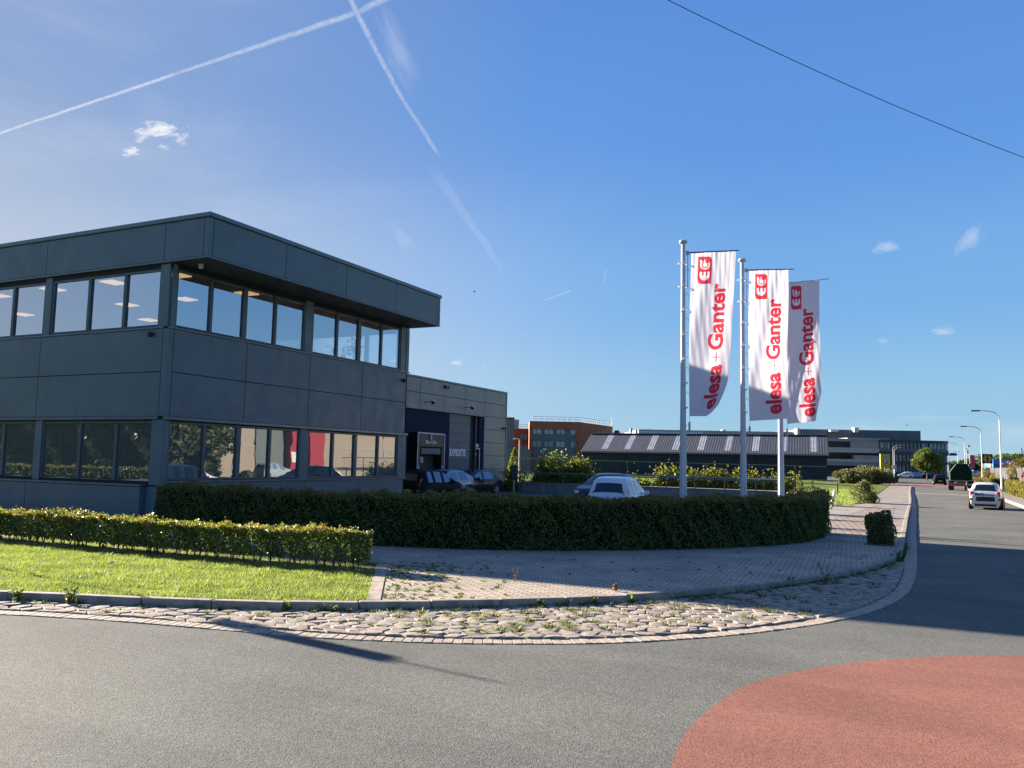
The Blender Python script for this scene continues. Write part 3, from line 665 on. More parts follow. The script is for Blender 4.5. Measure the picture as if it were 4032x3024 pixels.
def weed_plant(x, y, z, h, n_, label, mat='weed', group='single weeds by the kerb', leaf=0.05):
    t = thing('weed_plant', label, 'weed', (x, y, z), random.uniform(0, 6), group)
    g = MB(); tips = []
    for k in range(n_):
        a = random.uniform(0, 6.283); r = h * random.uniform(0.1, 0.4); hh = h * random.uniform(0.6, 1)
        g.tube([(0, 0, 0), (math.cos(a) * r * 0.4, math.sin(a) * r * 0.4, hh * 0.5), (math.cos(a) * r, math.sin(a) * r, hh)], [0.004, 0.003, 0.0015], 5)
        for q in range(14):
            u = random.uniform(0.15, 1); tips.append((math.cos(a) * r * u + random.gauss(0, 0.012), math.sin(a) * r * u + random.gauss(0, 0.012), hh * u))
    g.build('stem', M['twig'], t); np_mesh('leaves', leaf_quads(np.array(tips), leaf, 0.0, 0.5), 4, M[mat], t)
    return t
for (x, y, z, h, n_, lb, mt, lf) in [
    (-10.55, 7.78, 0, 0.27, 7, 'bushy green weed growing out of the kerb foot below the left lawn', 'weed', 0.06),
    (-11.3, 7.55, 0, 0.20, 6, 'grassy weed at the kerb foot near the left edge', 'weed', 0.06),
    (-7.75, 8.98, 0, 0.16, 4, 'yellow-green seedling against the kerb below the middle of the lawn', 'vine', 0.05),
    (-7.15, 9.30, 0, 0.15, 4, 'leafy yellow weed against the kerb left of the paving corner', 'vine', 0.045),
    (-4.95, 11.15, 0, 0.14, 6, 'round green weed at the kerb below the sunlit paving', 'weed', 0.05),
    (-4.35, 11.78, 0, 0.17, 6, 'spiky green clump at the kerb where the shadow starts', 'weed', 0.05),
    (-3.9, 12.2, 0, 0.15, 5, 'small yellow-leaved weed in front of the shaded kerb', 'vine', 0.045),
    (-6.05, 12.55, PZ, 0.33, 2, 'tall dry seed stalk standing alone on the brick pavement', 'weed_dry', 0.03),
    (-1.6, 16.55, 0, 0.42, 4, 'tall green weed rising from the shaded kerb', 'weed', 0.05),
    (-0.45, 20.9, 0, 0.30, 7, 'dense green weed at the kerb below the small clipped bush', 'weed', 0.06),
    (-2.1, 15.5, 0, 0.22, 7, 'low spreading weed at the foot of the shaded kerb', 'weed', 0.055),
    (-4.3, 12.55, PZ, 0.12, 7, 'reddish dry weed flat on the pavement edge', 'weed_dry', 0.05)]:
    weed_plant(x, y, z, h, n_, lb, mt, leaf=lf)

# ------------------------------------------------------------------ hedges
def hedge(name, label, line, width, z0, z1, n_, leaf, mat, shell=0.10, core=0.12, rough=0.05, stems=0, stem_z=0.0, seed=0, ends=True, wf=None, top_rough=None, aspect=0.6):
    L = spline(line, 0.2); S = [0.0]
    for i in range(1, len(L)): S.append(S[-1] + (L[i] - L[i - 1]).length)
    S = np.array(S); X = np.array([p.x for p in L]); Y = np.array([p.y for p in L])
    tn = [(L[min(i + 1, len(L) - 1)] - L[max(i - 1, 0)]).normalized() for i in range(len(L))]
    NX = np.array([-t.y for t in tn]); NY = np.array([t.x for t in tn]); T = S[-1]; hw = width / 2
    t = thing(name, label, 'hedge', (0, 0, 0))
    def place(s, u, z):
        return np.column_stack([np.interp(s, S, X) + np.interp(s, S, NX) * u, np.interp(s, S, Y) + np.interp(s, S, NY) * u, z])
    H = z1 - z0; per = np.array([H, H, width, 2 * (H * width) / T]); 
    face = RNG.choice(4, n_, p=per / per.sum()); s = RNG.uniform(0, T, n_); u = RNG.uniform(-hw, hw, n_); z = RNG.uniform(z0, z1, n_); dep = np.abs(RNG.normal(0, shell, n_))
    ph = seed * 3.1
    bump = lambda a, b: rough * (np.sin(a * 3.3 + ph) * np.sin(b * 5.1 + ph * 2) + 0.7 * np.sin(a * 9.2 + b * 7 + ph) + 0.5 * np.sin(a * 19 + b * 13))
    u = np.where(face == 0, -hw + dep + bump(s, z), u); u = np.where(face == 1, hw - dep + bump(s, z + 4), u)
    tr = top_rough if top_rough is not None else rough
    z = np.where(face == 2, z1 - dep * 0.7 + bump(s, u) * tr / rough, z)
    e = RNG.random(n_) < 0.5
    s = np.where(face == 3, np.where(e, dep, T - dep), s)
    # longer shoots that stick out at the top
    sp = (face == 2) & (RNG.random(n_) < 0.05 + 0.12 * (np.sin(s * 2.3 + ph) > 0.6)); z = z + np.where(sp, RNG.uniform(0, 0.09, n_), 0) + np.where(face == 2, 0.03 * np.sin(s * 0.9 + ph) + 0.02 * np.sin(s * 2.9), 0)
    P = place(s, u, z)
    np_mesh('foliage', leaf_quads(P, leaf, 0.15, aspect), 4, M[mat], t)
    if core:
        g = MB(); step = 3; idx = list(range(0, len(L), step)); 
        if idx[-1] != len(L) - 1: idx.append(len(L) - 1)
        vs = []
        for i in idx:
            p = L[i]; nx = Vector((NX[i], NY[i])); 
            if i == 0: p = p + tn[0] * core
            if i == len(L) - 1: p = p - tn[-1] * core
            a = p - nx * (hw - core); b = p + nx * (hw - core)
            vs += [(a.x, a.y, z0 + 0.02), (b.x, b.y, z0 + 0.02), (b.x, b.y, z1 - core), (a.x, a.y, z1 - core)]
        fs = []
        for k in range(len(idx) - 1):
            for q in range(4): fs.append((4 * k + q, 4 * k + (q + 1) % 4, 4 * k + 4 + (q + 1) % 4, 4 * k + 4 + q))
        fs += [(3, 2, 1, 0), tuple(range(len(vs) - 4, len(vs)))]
        g.add(vs, fs); g.build('branches_or_core', M['hedge_core'], t)  # solid near-black core stands in for the shade inside the hedge
    if stems:
        g = MB()
        for k in range(stems):
            s_ = (k + random.uniform(0.2, 0.8)) / stems * T; u_ = random.uniform(-hw * 0.35, hw * 0.35); p = place(np.array([s_]), np.array([u_]), np.array([0]))[0]
            for q in range(random.randint(3, 5)):
                a = random.uniform(0, 6.283); r = random.uniform(0.04, 0.15)
                g.tube([(p[0] + random.uniform(-.015, .015), p[1], stem_z - 0.02), (p[0] + math.cos(a) * r * 0.4, p[1] + math.sin(a) * r * 0.4, stem_z + 0.14), (p[0] + math.cos(a) * r, p[1] + math.sin(a) * r, z0 + 0.18)], [0.009, 0.006, 0.004], 5, cap=False)
        g.build('stem', M['twig'], t)
    return t
hedge('low_hedge', 'low sunlit hedge with reddish tips in front of the dark office, bare stems below', [(-21.5, 11.85), (-18, 11.98), (-14.5, 12.08), (-12, 12.18), (-10, 12.38), (-9.02, 12.48)], 0.54, PZ + 0.13, PZ + 0.66, 56000, 0.048, 'lit_hedge', 0.09, 0, 0.045, stems=80, stem_z=PZ, seed=1, top_rough=0.03)
g = MB()
for k in range(14):
    x0_ = -22 + k * 0.98; y0_ = 12.72 + 0.045 * (k * 0.98) * 0.9; g.prism([(x0_, y0_), (x0_ + .96, y0_ + .04), (x0_ + .96, y0_ + .14), (x0_, y0_ + .10)], 0.02, PZ + 0.035)
tag(g.build('path_edging', M['gutter'], bevel=0.006, seg=1), kind='structure')
# earth strip below the low hedge
flat([(-22, 11.55), (-14.5, 11.75), (-8.6, 12.15), (-8.95, 12.85), (-10, 12.75), (-14.5, 12.4), (-22, 12.2)], PZ + 0.004, 'planting_strip', M['soil'])
hedge('yew_hedge', 'dark clipped yew hedge curving round the car park corner', [(-18.35, 16.3), (-16.5, 16.1), (-13.5, 16.1), (-11.2, 16.32), (-9.8, 16.65), (-8.15, 17.4), (-6.9, 18.35), (-5.65, 19.5), (-4.55, 20.8), (-3.6, 22.3), (-3.12, 23.7), (-2.95, 25.2), (-2.95, 27.4)], 0.84, PZ, 1.29, 170000, 0.060, 'yew', 0.07, 0.13, 0.05, seed=2, top_rough=0.05, aspect=0.42)
hedge('clipped_bush', 'small square clipped bush standing alone on the paving beside the road', [(-0.98, 24.1), (-0.98, 24.75)], 0.54, PZ, 0.88, 8000, 0.050, 'bush', 0.06, 0.12, 0.07, seed=3)
MB().box(-1.32, -0.64, 23.75, 25.1, 0.0, PZ + 0.012).build('planting_bed', M['soil']); tag(D.objects['planting_bed'], kind='structure')
# ------------------------------------------------------------------ office
XW, YF = -20.0, 17.4; XR, YR0, YR1 = -18.5, 17.35, 30.43; YB = 30.4; XL = -46.0
off = thing('office_building', 'two-storey dark blue-grey office with overhanging roof and ribbon windows', 'office building', (XW, YF, PZ))
def P(name, mb, m, parent=off, split=False, **k):
    if split:
        for q_ in mb.pieces(): o = P(name, q_, m, parent, **k)
        return o
    o = mb.build(name, m, None, **k); o.parent = parent
    o.matrix_parent_inverse = Matrix.Translation(-Vector(parent.location)) if parent.parent is None else Matrix.Identity(4)
    return o
def sub(name, mb, m, parent, **k):
    o = mb.build(name, m, None, **k); o.parent = parent; o.matrix_parent_inverse = Matrix.Identity(4); return o
# backing walls (dark joints) with gaps where the windows are
b = MB()
for z0, z1 in ((0.0, 1.30), (3.10, 5.96), (7.72, 7.86)):
    b.box(XL, XW - 0.05, YF + 0.05, YF + 0.25, z0, z1)                 # front
    b.box(XW - 0.25, XW - 0.05, YF + 0.25, YB - 0.05, z0, z1)            # right
b.box(XL, XW - 0.05, YB - 0.25, YB - 0.05, 0.0, 5.96); b.box(XL, XW - 0.05, YB - 0.25, YB - 0.05, 7.72, 7.86)
P('backing_wall', b, M['panel_gap'])
JX = [XL, -42.45, -36.9, -31.35, -25.85, -20.22]                    # front joints
JY = [17.62, 20.65, 23.85, 27.05, 30.22]
G = 0.012
w = MB()
for i in range(len(JX) - 1):
    a, c = JX[i] + G, JX[i + 1] - G
    w.box(a, c, YF, YF + 0.05, 4.57 + G / 2, 5.86); w.box(a, c, YF, YF + 0.05, 3.24, 4.56 - G / 2)
for i in range(4):
    a, c = JY[i] + G, JY[i + 1] - G
    w.box(XW - 0.05, XW, a, c, 4.57 + G / 2, 5.86); w.box(XW - 0.05, XW, a, c, 3.24, 4.56 - G / 2)
    w.box(XW - 0.05, XW, a, c, 0.0, 1.26)
w.box(XW - 0.21, XW, YF, YF + 0.21, 3.24, 5.86)                                             # corner piece
P('facade_panels', w, M['panel'], bevel=0.004, seg=1)
w = MB()
for i in range(len(JX) - 1): w.box(JX[i] + G, min(JX[i + 1] - G, -20.62), YF - 0.16, YF + 0.05, 0.0, 1.14)
P('plinth_panels', w, M['panel'], bevel=0.004, seg=1)
w = MB(); w.box(XL, -20.58, YF - 0.19, YF + 0.06, 1.155, 1.215)
w.box(XW - 0.05, XW + 0.03, YF + 0.2, YB, 1.275, 1.33)
w.box(XL, XW - 0.2, YF - 0.03, YF + 0.06, 5.87, 5.93); w.box(XW - 0.05, XW + 0.03, YF + 0.02, YB + 0.05, 5.87, 5.93)
w.box(XL, XW - 0.2, YF - 0.05, YF + 0.05, 3.14, 3.23); w.box(XW - 0.05, XW + 0.07, YF + 0.02, YB, 3.14, 3.23)
P('sill', w, M['coping'], split=True, bevel=0.006, seg=1)
w = MB()
w.box(XW - 0.48, XW - 0.02, YF + 0.02, YF + 0.10, 1.2, 3.14); w.box(XW - 0.10, XW - 0.02, YF + 0.101, YF + 0.26, 0.0, 3.14)
w.box(XW - 0.48, XW - 0.09, YF + 0.02, YF + 0.10, 5.93, 7.84); w.box(XW - 0.10, XW - 0.02, YF + 0.101, YF + 0.26, 5.93, 7.84)
w.box(XW - 0.60, XW - 0.10, YF + 0.03, YF + 0.25, 0.0, 1.15)
for x in (-25.68, -31.2, -36.7, -42.3):
    for z0, z1 in ((1.22, 3.14), (5.93, 7.84)): w.box(x - 0.16, x + 0.16, YF + 0.03, YF + 0.24, z0, z1)
for z0, z1 in ((1.33, 3.14), (5.93, 7.84)): w.box(XW - 0.24, XW - 0.03, 23.53, 23.95, z0, z1); w.box(XW - 0.24, XW - 0.02, 29.78, YB, z0, z1)
P('column', w, M['panel'], split=True, bevel=0.006, seg=1)
# roof
r = MB(); r.box(XL, XR - 0.04, YR0 + 0.04, YR1 - 0.04, 7.92, 8.92); P('roof', r, M['panel_gap'])
r = MB()
JR = [XL, -42.45, -36.9, -31.35, -25.78, -20.30, XR - 0.20]
for i in range(len(JR) - 1): r.box(JR[i] + G, JR[i + 1] - G, YR0, YR0 + 0.04, 7.93, 9.07)
r.box(XR - 0.19, XR, YR0, YR0 + 0.16, 7.93, 9.07)
for a, c in ((YR0 + 0.17, 20.66), (20.66, 23.87), (23.87, 27.03), (27.03, YR1 - 0.12)): r.box(XR - 0.04, XR, a + G, c - G, 7.93, 9.07)
r.box(XR - 0.06, XR, YR1 - 0.11, YR1, 7.93, 9.07); r.box(XL, XR - 0.07, YR1 - 0.04, YR1, 7.93, 9.07)
P('roof_fascia', r, M['panel'], bevel=0.004, seg=1)
r = MB(); r.box(XL, XR + 0.05, YR0 - 0.05, YR1 + 0.05, 9.085, 9.23); P('roof_coping', r, M['coping'], bevel=0.03)
r = MB(); r.box(XL, XR + 0.02, YR0 - 0.02, YR1 + 0.02, 7.865, 7.915); P('roof_edge_trim', r, M['coping'], bevel=0.004, seg=1)
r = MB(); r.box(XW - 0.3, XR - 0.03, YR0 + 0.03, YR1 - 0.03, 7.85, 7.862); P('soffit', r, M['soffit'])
# windows
def window(ax, c0, a0, a1, z0, z1, mull, glass, parent=off, dep=0.09, inner=0.0):
    """ax 'y': plane y=c0 facing -y; ax 'x': plane x=c0 facing +x"""
    f = MB(); gl = []
    def bx(m, p, q, d0, d1, u, v):
        if ax == 'y': m.box(p, q, c0 + d0, c0 + d1, u, v)
        elif ax == 'n': m.box(p, q, c0 - d1, c0 - d0, u, v)
        else: m.box(c0 - d1, c0 - d0, p, q, u, v)
    t = 0.07
    bx(f, a0, a1, dep, dep + 0.10, z0, z0 + t); bx(f, a0, a1, dep, dep + 0.10, z1 - t, z1)
    bx(f, a0, a0 + t, dep, dep + 0.10, z0 + t, z1 - t); bx(f, a1 - t, a1, dep, dep + 0.10, z0 + t, z1 - t)
    es = [a0 + t] 
    for mpos, mw in mull:
        bx(f, mpos - mw / 2, mpos + mw / 2, dep - 0.012, dep + 0.09, z0 + t, z1 - t); es += [mpos - mw / 2, mpos + mw / 2]
    es.append(a1 - t)
    fo = P('window', f, M['frame'], parent, bevel=0.006, seg=1)
    for k in range(0, len(es), 2):
        pn = MB(); 
        if ax == 'y': pn.add([(es[k], c0 + dep + 0.05, z0 + t), (es[k + 1], c0 + dep + 0.05, z0 + t), (es[k + 1], c0 + dep + 0.05, z1 - t), (es[k], c0 + dep + 0.05, z1 - t)], [(0, 1, 2, 3)])
        elif ax == 'n': pn.add([(es[k], c0 - dep - 0.05, z0 + t), (es[k + 1], c0 - dep - 0.05, z0 + t), (es[k + 1], c0 - dep - 0.05, z1 - t), (es[k], c0 - dep - 0.05, z1 - t)], [(0, 3, 2, 1)])
        else: pn.add([(c0 - dep - 0.05, es[k], z0 + t), (c0 - dep - 0.05, es[k + 1], z0 + t), (c0 - dep - 0.05, es[k + 1], z1 - t), (c0 - dep - 0.05, es[k], z1 - t)], [(0, 1, 2, 3)])
        o = pn.build('pane', glass); o.parent = fo; o.matrix_parent_inverse = Matrix.Identity(4)
    return fo
for x0, x1, ms in ((-25.50, -20.48, (-23.70, -22.05)), (-31.02, -25.86, (-29.2, -27.52)), (-36.52, -31.38, (-34.8, -33.1)), (-42.1, -36.88, (-40.4, -38.6))):
    window('y', YF, x0, x1, 5.94, 7.72, [(m, 0.13) for m in ms], M['glass_up'], dep=0.06)
    window('y', YF, x0, x1, 1.24, 3.10, [(m, 0.15) for m in ms], M['glass_low'], dep=0.06)
for y0, y1, ms in ((17.66, 23.53, ((19.06, 0.12), (20.52, 0.20), (21.99, 0.12))), (23.95, 29.78, ((25.42, 0.12), (26.83, 0.20), (28.36, 0.12)))):
    window('x', XW, y0, y1, 5.94, 7.74, ms, M['glass_up'], dep=0.05)
    window('x', XW, y0, y1, 1.34, 3.10, ms, M['glass_low'], dep=0.05)
window('n', YB, -25.6, -20.5, 5.98, 7.70, ((-23.9, 0.12), (-22.2, 0.2)), M['glass_rear']); window('n', YB, -31.2, -26.0, 5.98, 7.70, ((-29.5, 0.12), (-27.7, 0.2)), M['glass_rear'])
q = MB(); q.box(-25.99, -25.61, YB - 0.24, YB - 0.02, 5.96, 7.72); q.box(XL, -31.2, YB - 0.24, YB - 0.02, 5.96, 7.72); q.box(-20.49, XW, YB - 0.24, YB - 0.02, 5.96, 7.72); P('rear_wall', q, M['panel'], split=True)
q = MB(); q.box(XL, XW - 0.26, YF + 0.26, YB - 0.26, 3.3, 4.9); q.box(XL, XW - 0.26, YF + 0.26, YB - 0.26, 0.0, 0.15); P('floor_slab', q, M['interior'], split=True)
q = MB(); q.box(XL, XW - 0.26, YF + 0.26, YB - 0.26, 7.74, 7.83); P('ceiling', q, M['ceiling'])
q = MB()
for x in (-40, ): q.box(x, x + 0.1, YF + 0.3, YB - 0.3, 4.9, 7.74)
q.box(-40, -33.0, 25.6, 25.7, 4.9, 7.74); q.box(-33.1, -33.0, 25.7, YB - 0.3, 4.9, 7.74)
q.box(-30, -24, 23.8, 23.9, 0.15, 3.3); q.box(-40.0, -39.9, YF + 0.3, YB - 0.3, 0.15, 3.3); q.box(-23.0, -22.9, 24.5, YB - 0.3, 0.15, 3.3)
P('partition', q, M['interior'], split=True)
q = MB()
for x, y in ((-20.78, 18.3), (-23.7, 18.3), (-26.75, 18.3), (-20.78, 21.3), (-23.7, 21.3), (-26.75, 21.3), (-28.9, 24.1), (-29.8, 18.3), (-32.9, 18.3), (-32.9, 21.3)): q.box(x - 0.3, x + 0.3, y - 0.3, y + 0.3, 7.70, 7.73)
P('ceiling_light', q, M['lightpanel'], split=True)
def dome_cam(x, y, z, dx, dy, lb):
    t = thing('security_camera', lb, 'camera', (x, y, z)); g = MB(); g.lathe([(0.05, 0.03), (0.085, 0.0), (0.085, -0.05), (0.07, -0.10), (0.03, -0.13)], 14, (dx * 0.09, dy * 0.09, 0.0)); g.build('dome', M['black'], t, smooth=True)
    g = MB(); g.tube([(0, 0, 0.0), (dx * 0.09, dy * 0.09, 0.02)], 0.03, 8); g.build('bracket', M['frame'], t)
dome_cam(-20.66, YF, 5.74, 0, -1, 'black dome security camera on the front facade under the corner window')
dome_cam(XW, 29.95, 5.55, 1, 0, 'black dome security camera on the side facade at the far end')
t = thing('motion_sensor', 'small white sensor under the roof overhang at the corner', 'sensor', (-19.3, 17.85, 7.85)); MB().box(-.07, .07, -.05, .05, -0.05, 0).box(-.05, .05, -.045, .045, -0.15, -0.055).build('housing', M['white'], t, bevel=0.01)
# plants behind the upper glass
def office_plant(x, y, h, lb, big):
    t = thing('potted_plant', lb, 'plant', (x, y, 4.9)); g = MB(); g.lathe([(0.16, 0), (0.2, 0.4), (0.21, 0.42), (0.18, 0.40)], 14); g.build('pot', M['white'], t, smooth=True)
    g = MB(); pts = []
    for k in range(7 if big else 5):
        a = random.uniform(0, 6.28); r = random.uniform(0.1, 0.35); g.tube([(0, 0, 0.38), (math.cos(a) * r * .5, math.sin(a) * r * .5, h * .6), (math.cos(a) * r, math.sin(a) * r, h * random.uniform(.8, 1))], 0.012, 5)
        for q in range(9): u = random.uniform(0.3, 1); pts.append((math.cos(a) * r * u + random.gauss(0, .10), math.sin(a) * r * u + random.gauss(0, .10), 0.38 + (h - 0.38) * u))
    g.build('stem', M['twig'], t); np_mesh('leaves', leaf_quads(np.array(pts), 0.30 if big else 0.2, 0, 0.45), 4, M['dark_tree'], t)
office_plant(-21.2, 28.2, 2.45, 'tall leafy plant behind the last upper window of the office', True)
office_plant(-21.0, 26.7, 1.75, 'small palm-like plant behind the upper office window, left of the tall one', False)

# ------------------------------------------------------------------ shed
XS = -21.0
shed = thing('warehouse', 'lower light grey panelled warehouse with loading dock behind the dark office', 'warehouse', (XS, 30.5, 0.2))
def Q(name, mb, m, **k): return P(name, mb, m, shed, **k)
q = MB(); q.box(-46, XS - 0.36, 30.45, 42.04, 0.0, 5.9); q.box(XS - 0.36, XS - 0.055, 39.5, 42.04, 0, 5.9); q.box(XS - 0.36, XS - 0.05, 30.45, 39.5, 4.5, 5.9); Q('backing_wall', q, M['shed_gap'])
q = MB(); ys = [30.45, 32.96, 35.13, 37.28, 39.43, 42.0]
for i in range(5):
    a, c = ys[i] + .012, ys[i + 1] - .012
    q.box(XS - 0.05, XS, a, c, 5.265, 5.93); q.box(XS - 0.05, XS, a, c, 4.53, 5.24)
for z0, z1 in ((3.83, 4.505), (3.12, 3.805), (2.41, 3.095), (1.70, 2.385), (0.95, 1.675)): q.box(XS - 0.05, XS, 39.442, 41.988, z0, z1)
q.box(-46, XS - 0.06, 42.04, 42.09, 0.9, 5.93); Q('facade_panels', q, M['shed'], bevel=0.004, seg=1)
q = MB(); q.box(-46, XS + 0.04, 30.48, 42.12, 5.94, 6.03); q.box(XS - 0.02, XS + 0.03, 42.0, 42.1, 0.3, 5.93); Q('roof_coping', q, M['coping'], bevel=0.01, seg=1)
q = MB(); q.box(XS - 0.04, XS + 0.05, 30.45, 39.43, 4.47, 4.525); Q('canopy_trim', q, M['shed'], bevel=0.005, seg=1)
q = MB(); q.box(XS - 0.15, XS - 0.06, 30.45, 35.85, 0, 4.465); q.box(XS - 0.15, XS - 0.06, 39.0, 39.42, 0, 4.465); q.box(XS - 0.15, XS - 0.03, 39.45, 42.0, 0.0, 0.93); Q('recessed_wall', q, M['navy'], split=True)
q = MB(); 
for k in range(9): q.box(XS - 0.15, XS - 0.10, 35.87, 38.05, 0.2 + k * 0.472, 0.2 + k * 0.472 + 0.466)
d_ = Q('roller_door', q, M['door'], bevel=0.005, seg=1)
q = MB(); q.box(XS - 0.30, XS - 0.17, 38.06, 38.55, 0.2, 4.46); q.box(XS - 0.2, XS - 0.1, 38.56, 38.66, 0.2, 4.46); Q('door_reveal', q, M['panel_gap'], split=True)
q = MB(); q.box(XS - 0.26, XS - 0.18, 38.7, 39.0, 0.2, 4.46); Q('side_door', q, M['door'])
q = MB(); q.box(XS - 0.10, XS - 0.055, 38.62, 39.1, 2.72, 2.80); q.box(XS - 0.10, XS - 0.055, 39.02, 39.1, 0.3, 2.72); q.box(XS - 0.10, XS - 0.055, 38.62, 38.95, 2.84, 3.0); q.box(XS - 0.16, XS - 0.155, 38.7, 38.9, 2.42, 2.5); Q('door_frame', q, M['steel'], bevel=0.004, seg=1)
vs, fs = text_mesh('EXPEDITIE', 0.46, 0.022, 0.74, 1.07)
q = MB(); q.add([(XS - 0.094, 35.96 + x, 2.35 + y) for x, y in vs], fs); Q('lettering', q, M['lettering'])
# loading dock shelter
dock = thing('dock_shelter', 'black loading dock shelter framed with white edge stripes', 'dock shelter', (XS - 0.05, 33.3, 0.2))
def K(name, mb, m, **k): return P(name, mb, m, dock, **k)
X0, X1 = XS - 0.055, XS + 0.45; a, c = 32.12, 34.55
q = MB(); q.box(X0, X1, a, a + 0.25, 0.3, 3.36); q.box(X0, X1, c - 0.25, c, 0.3, 3.36); q.box(X0, X1, a + 0.25, c - 0.25, 2.72, 3.36); K('curtain', q, M['black'])
q = MB(); q.box(X1 + .002, X1 + 0.03, a, c, 3.31, 3.37); q.box(X1 + .002, X1 + 0.03, a, a + 0.05, 0.3, 3.308); q.box(X1 + .002, X1 + 0.03, c - 0.05, c, 0.3, 3.308); q.box(X1 + .002, X1 + 0.025, a + 0.14, a + 0.20, 0.3, 1.85); q.box(X1 + .002, X1 + 0.025, c - 0.24, c - 0.18, 0.3, 1.85); K('edge_stripe', q, M['white'])
q = MB(); q.box(X0, X0 + 0.05, a + 0.25, c - 0.25, 0.3, 2.72); K('dock_door', q, M['interior_dark'])
q = MB(); q.box(X1 - 0.08, X1 + 0.01, a + 0.36, c - 0.36, 2.36, 2.66); K('dock_cushion', q, M['door'], bevel=0.03)
vs, fs = text_mesh('Max. 4.50m', 0.24, 0.006, 0.85)
q = MB(); q.add([(X1 + 0.006, a + 0.72 + x, 2.86 + y) for x, y in vs], fs); vs, fs = text_mesh('TIE', 0.34, 0.006, 0.75); q.add([(X1 + 0.006, a + 0.26 + x * 0.8, 1.98 + y) for x, y in vs], fs); K('lettering', q, M['lettering'])
q = MB(); q.box(X1 + .003, X1 + 0.05, a + 1.08, a + 1.2, 3.06, 3.27); K('bulkhead_lamp', q, M['steel'])
def floodlight(y, z, lb, g=None):
    t = thing('wall_floodlight', lb, 'floodlight', (XS, y, z), 0, g); m = MB(); m.tube([(0, 0, 0), (0.35, 0, 0.02)], 0.02, 6); m.build('arm', M['black'], t)
    m = MB(); m.M = Matrix.Translation((0.42, 0.06, -0.02)) @ Matrix.Rotation(rad(35), 4, 'Y'); m.lathe([(0.02, -0.09), (0.06, -0.07), (0.10, 0.05), (0.095, 0.08)], 12); m.build('lamp_head', M['black'], t, smooth=True)
    m = MB(); m.M = Matrix.Translation((0.42, 0.06, -0.02)) @ Matrix.Rotation(rad(35), 4, 'Y'); m.lathe([(0.085, 0.081), (0.08, 0.09)], 12); m.build('lens', M['white'], t)
floodlight(33.36, 4.83, 'black floodlight on an arm above the dock shelter', 'floodlights on the warehouse wall'); floodlight(37.23, 4.83, 'black floodlight on an arm above the expedition door', 'floodlights on the warehouse wall')
t = thing('wall_lamp_box', 'small dark lamp box near the top of the warehouse wall', 'lamp', (XS, 35.3, 5.72)); MB().box(0, 0.12, -0.2, 0.2, -0.07, 0.07).build('housing', M['black'], t, bevel=0.01)
t = thing('corner_camera', 'tiny black camera on the far corner of the warehouse', 'camera', (XS, 41.6, 3.95)); MB().box(0, 0.18, -0.05, 0.05, -0.05, 0.05).tube([(0.18, 0, 0), (0.24, 0, -0.02)], 0.03, 8).build('housing', M['black'], t, bevel=0.01)

for o_ in (shed, dock) + tuple(o for o in C.objects if o.parent is None and o.get('category') in ('floodlight',) or o.name in ('wall_lamp_box', 'corner_camera')):
    k_ = 1.095; o_.location = Vector(o_.location) * k_ + Vector((0, 0, 2.1)) * (1 - k_); o_.scale = (k_, k_, k_)
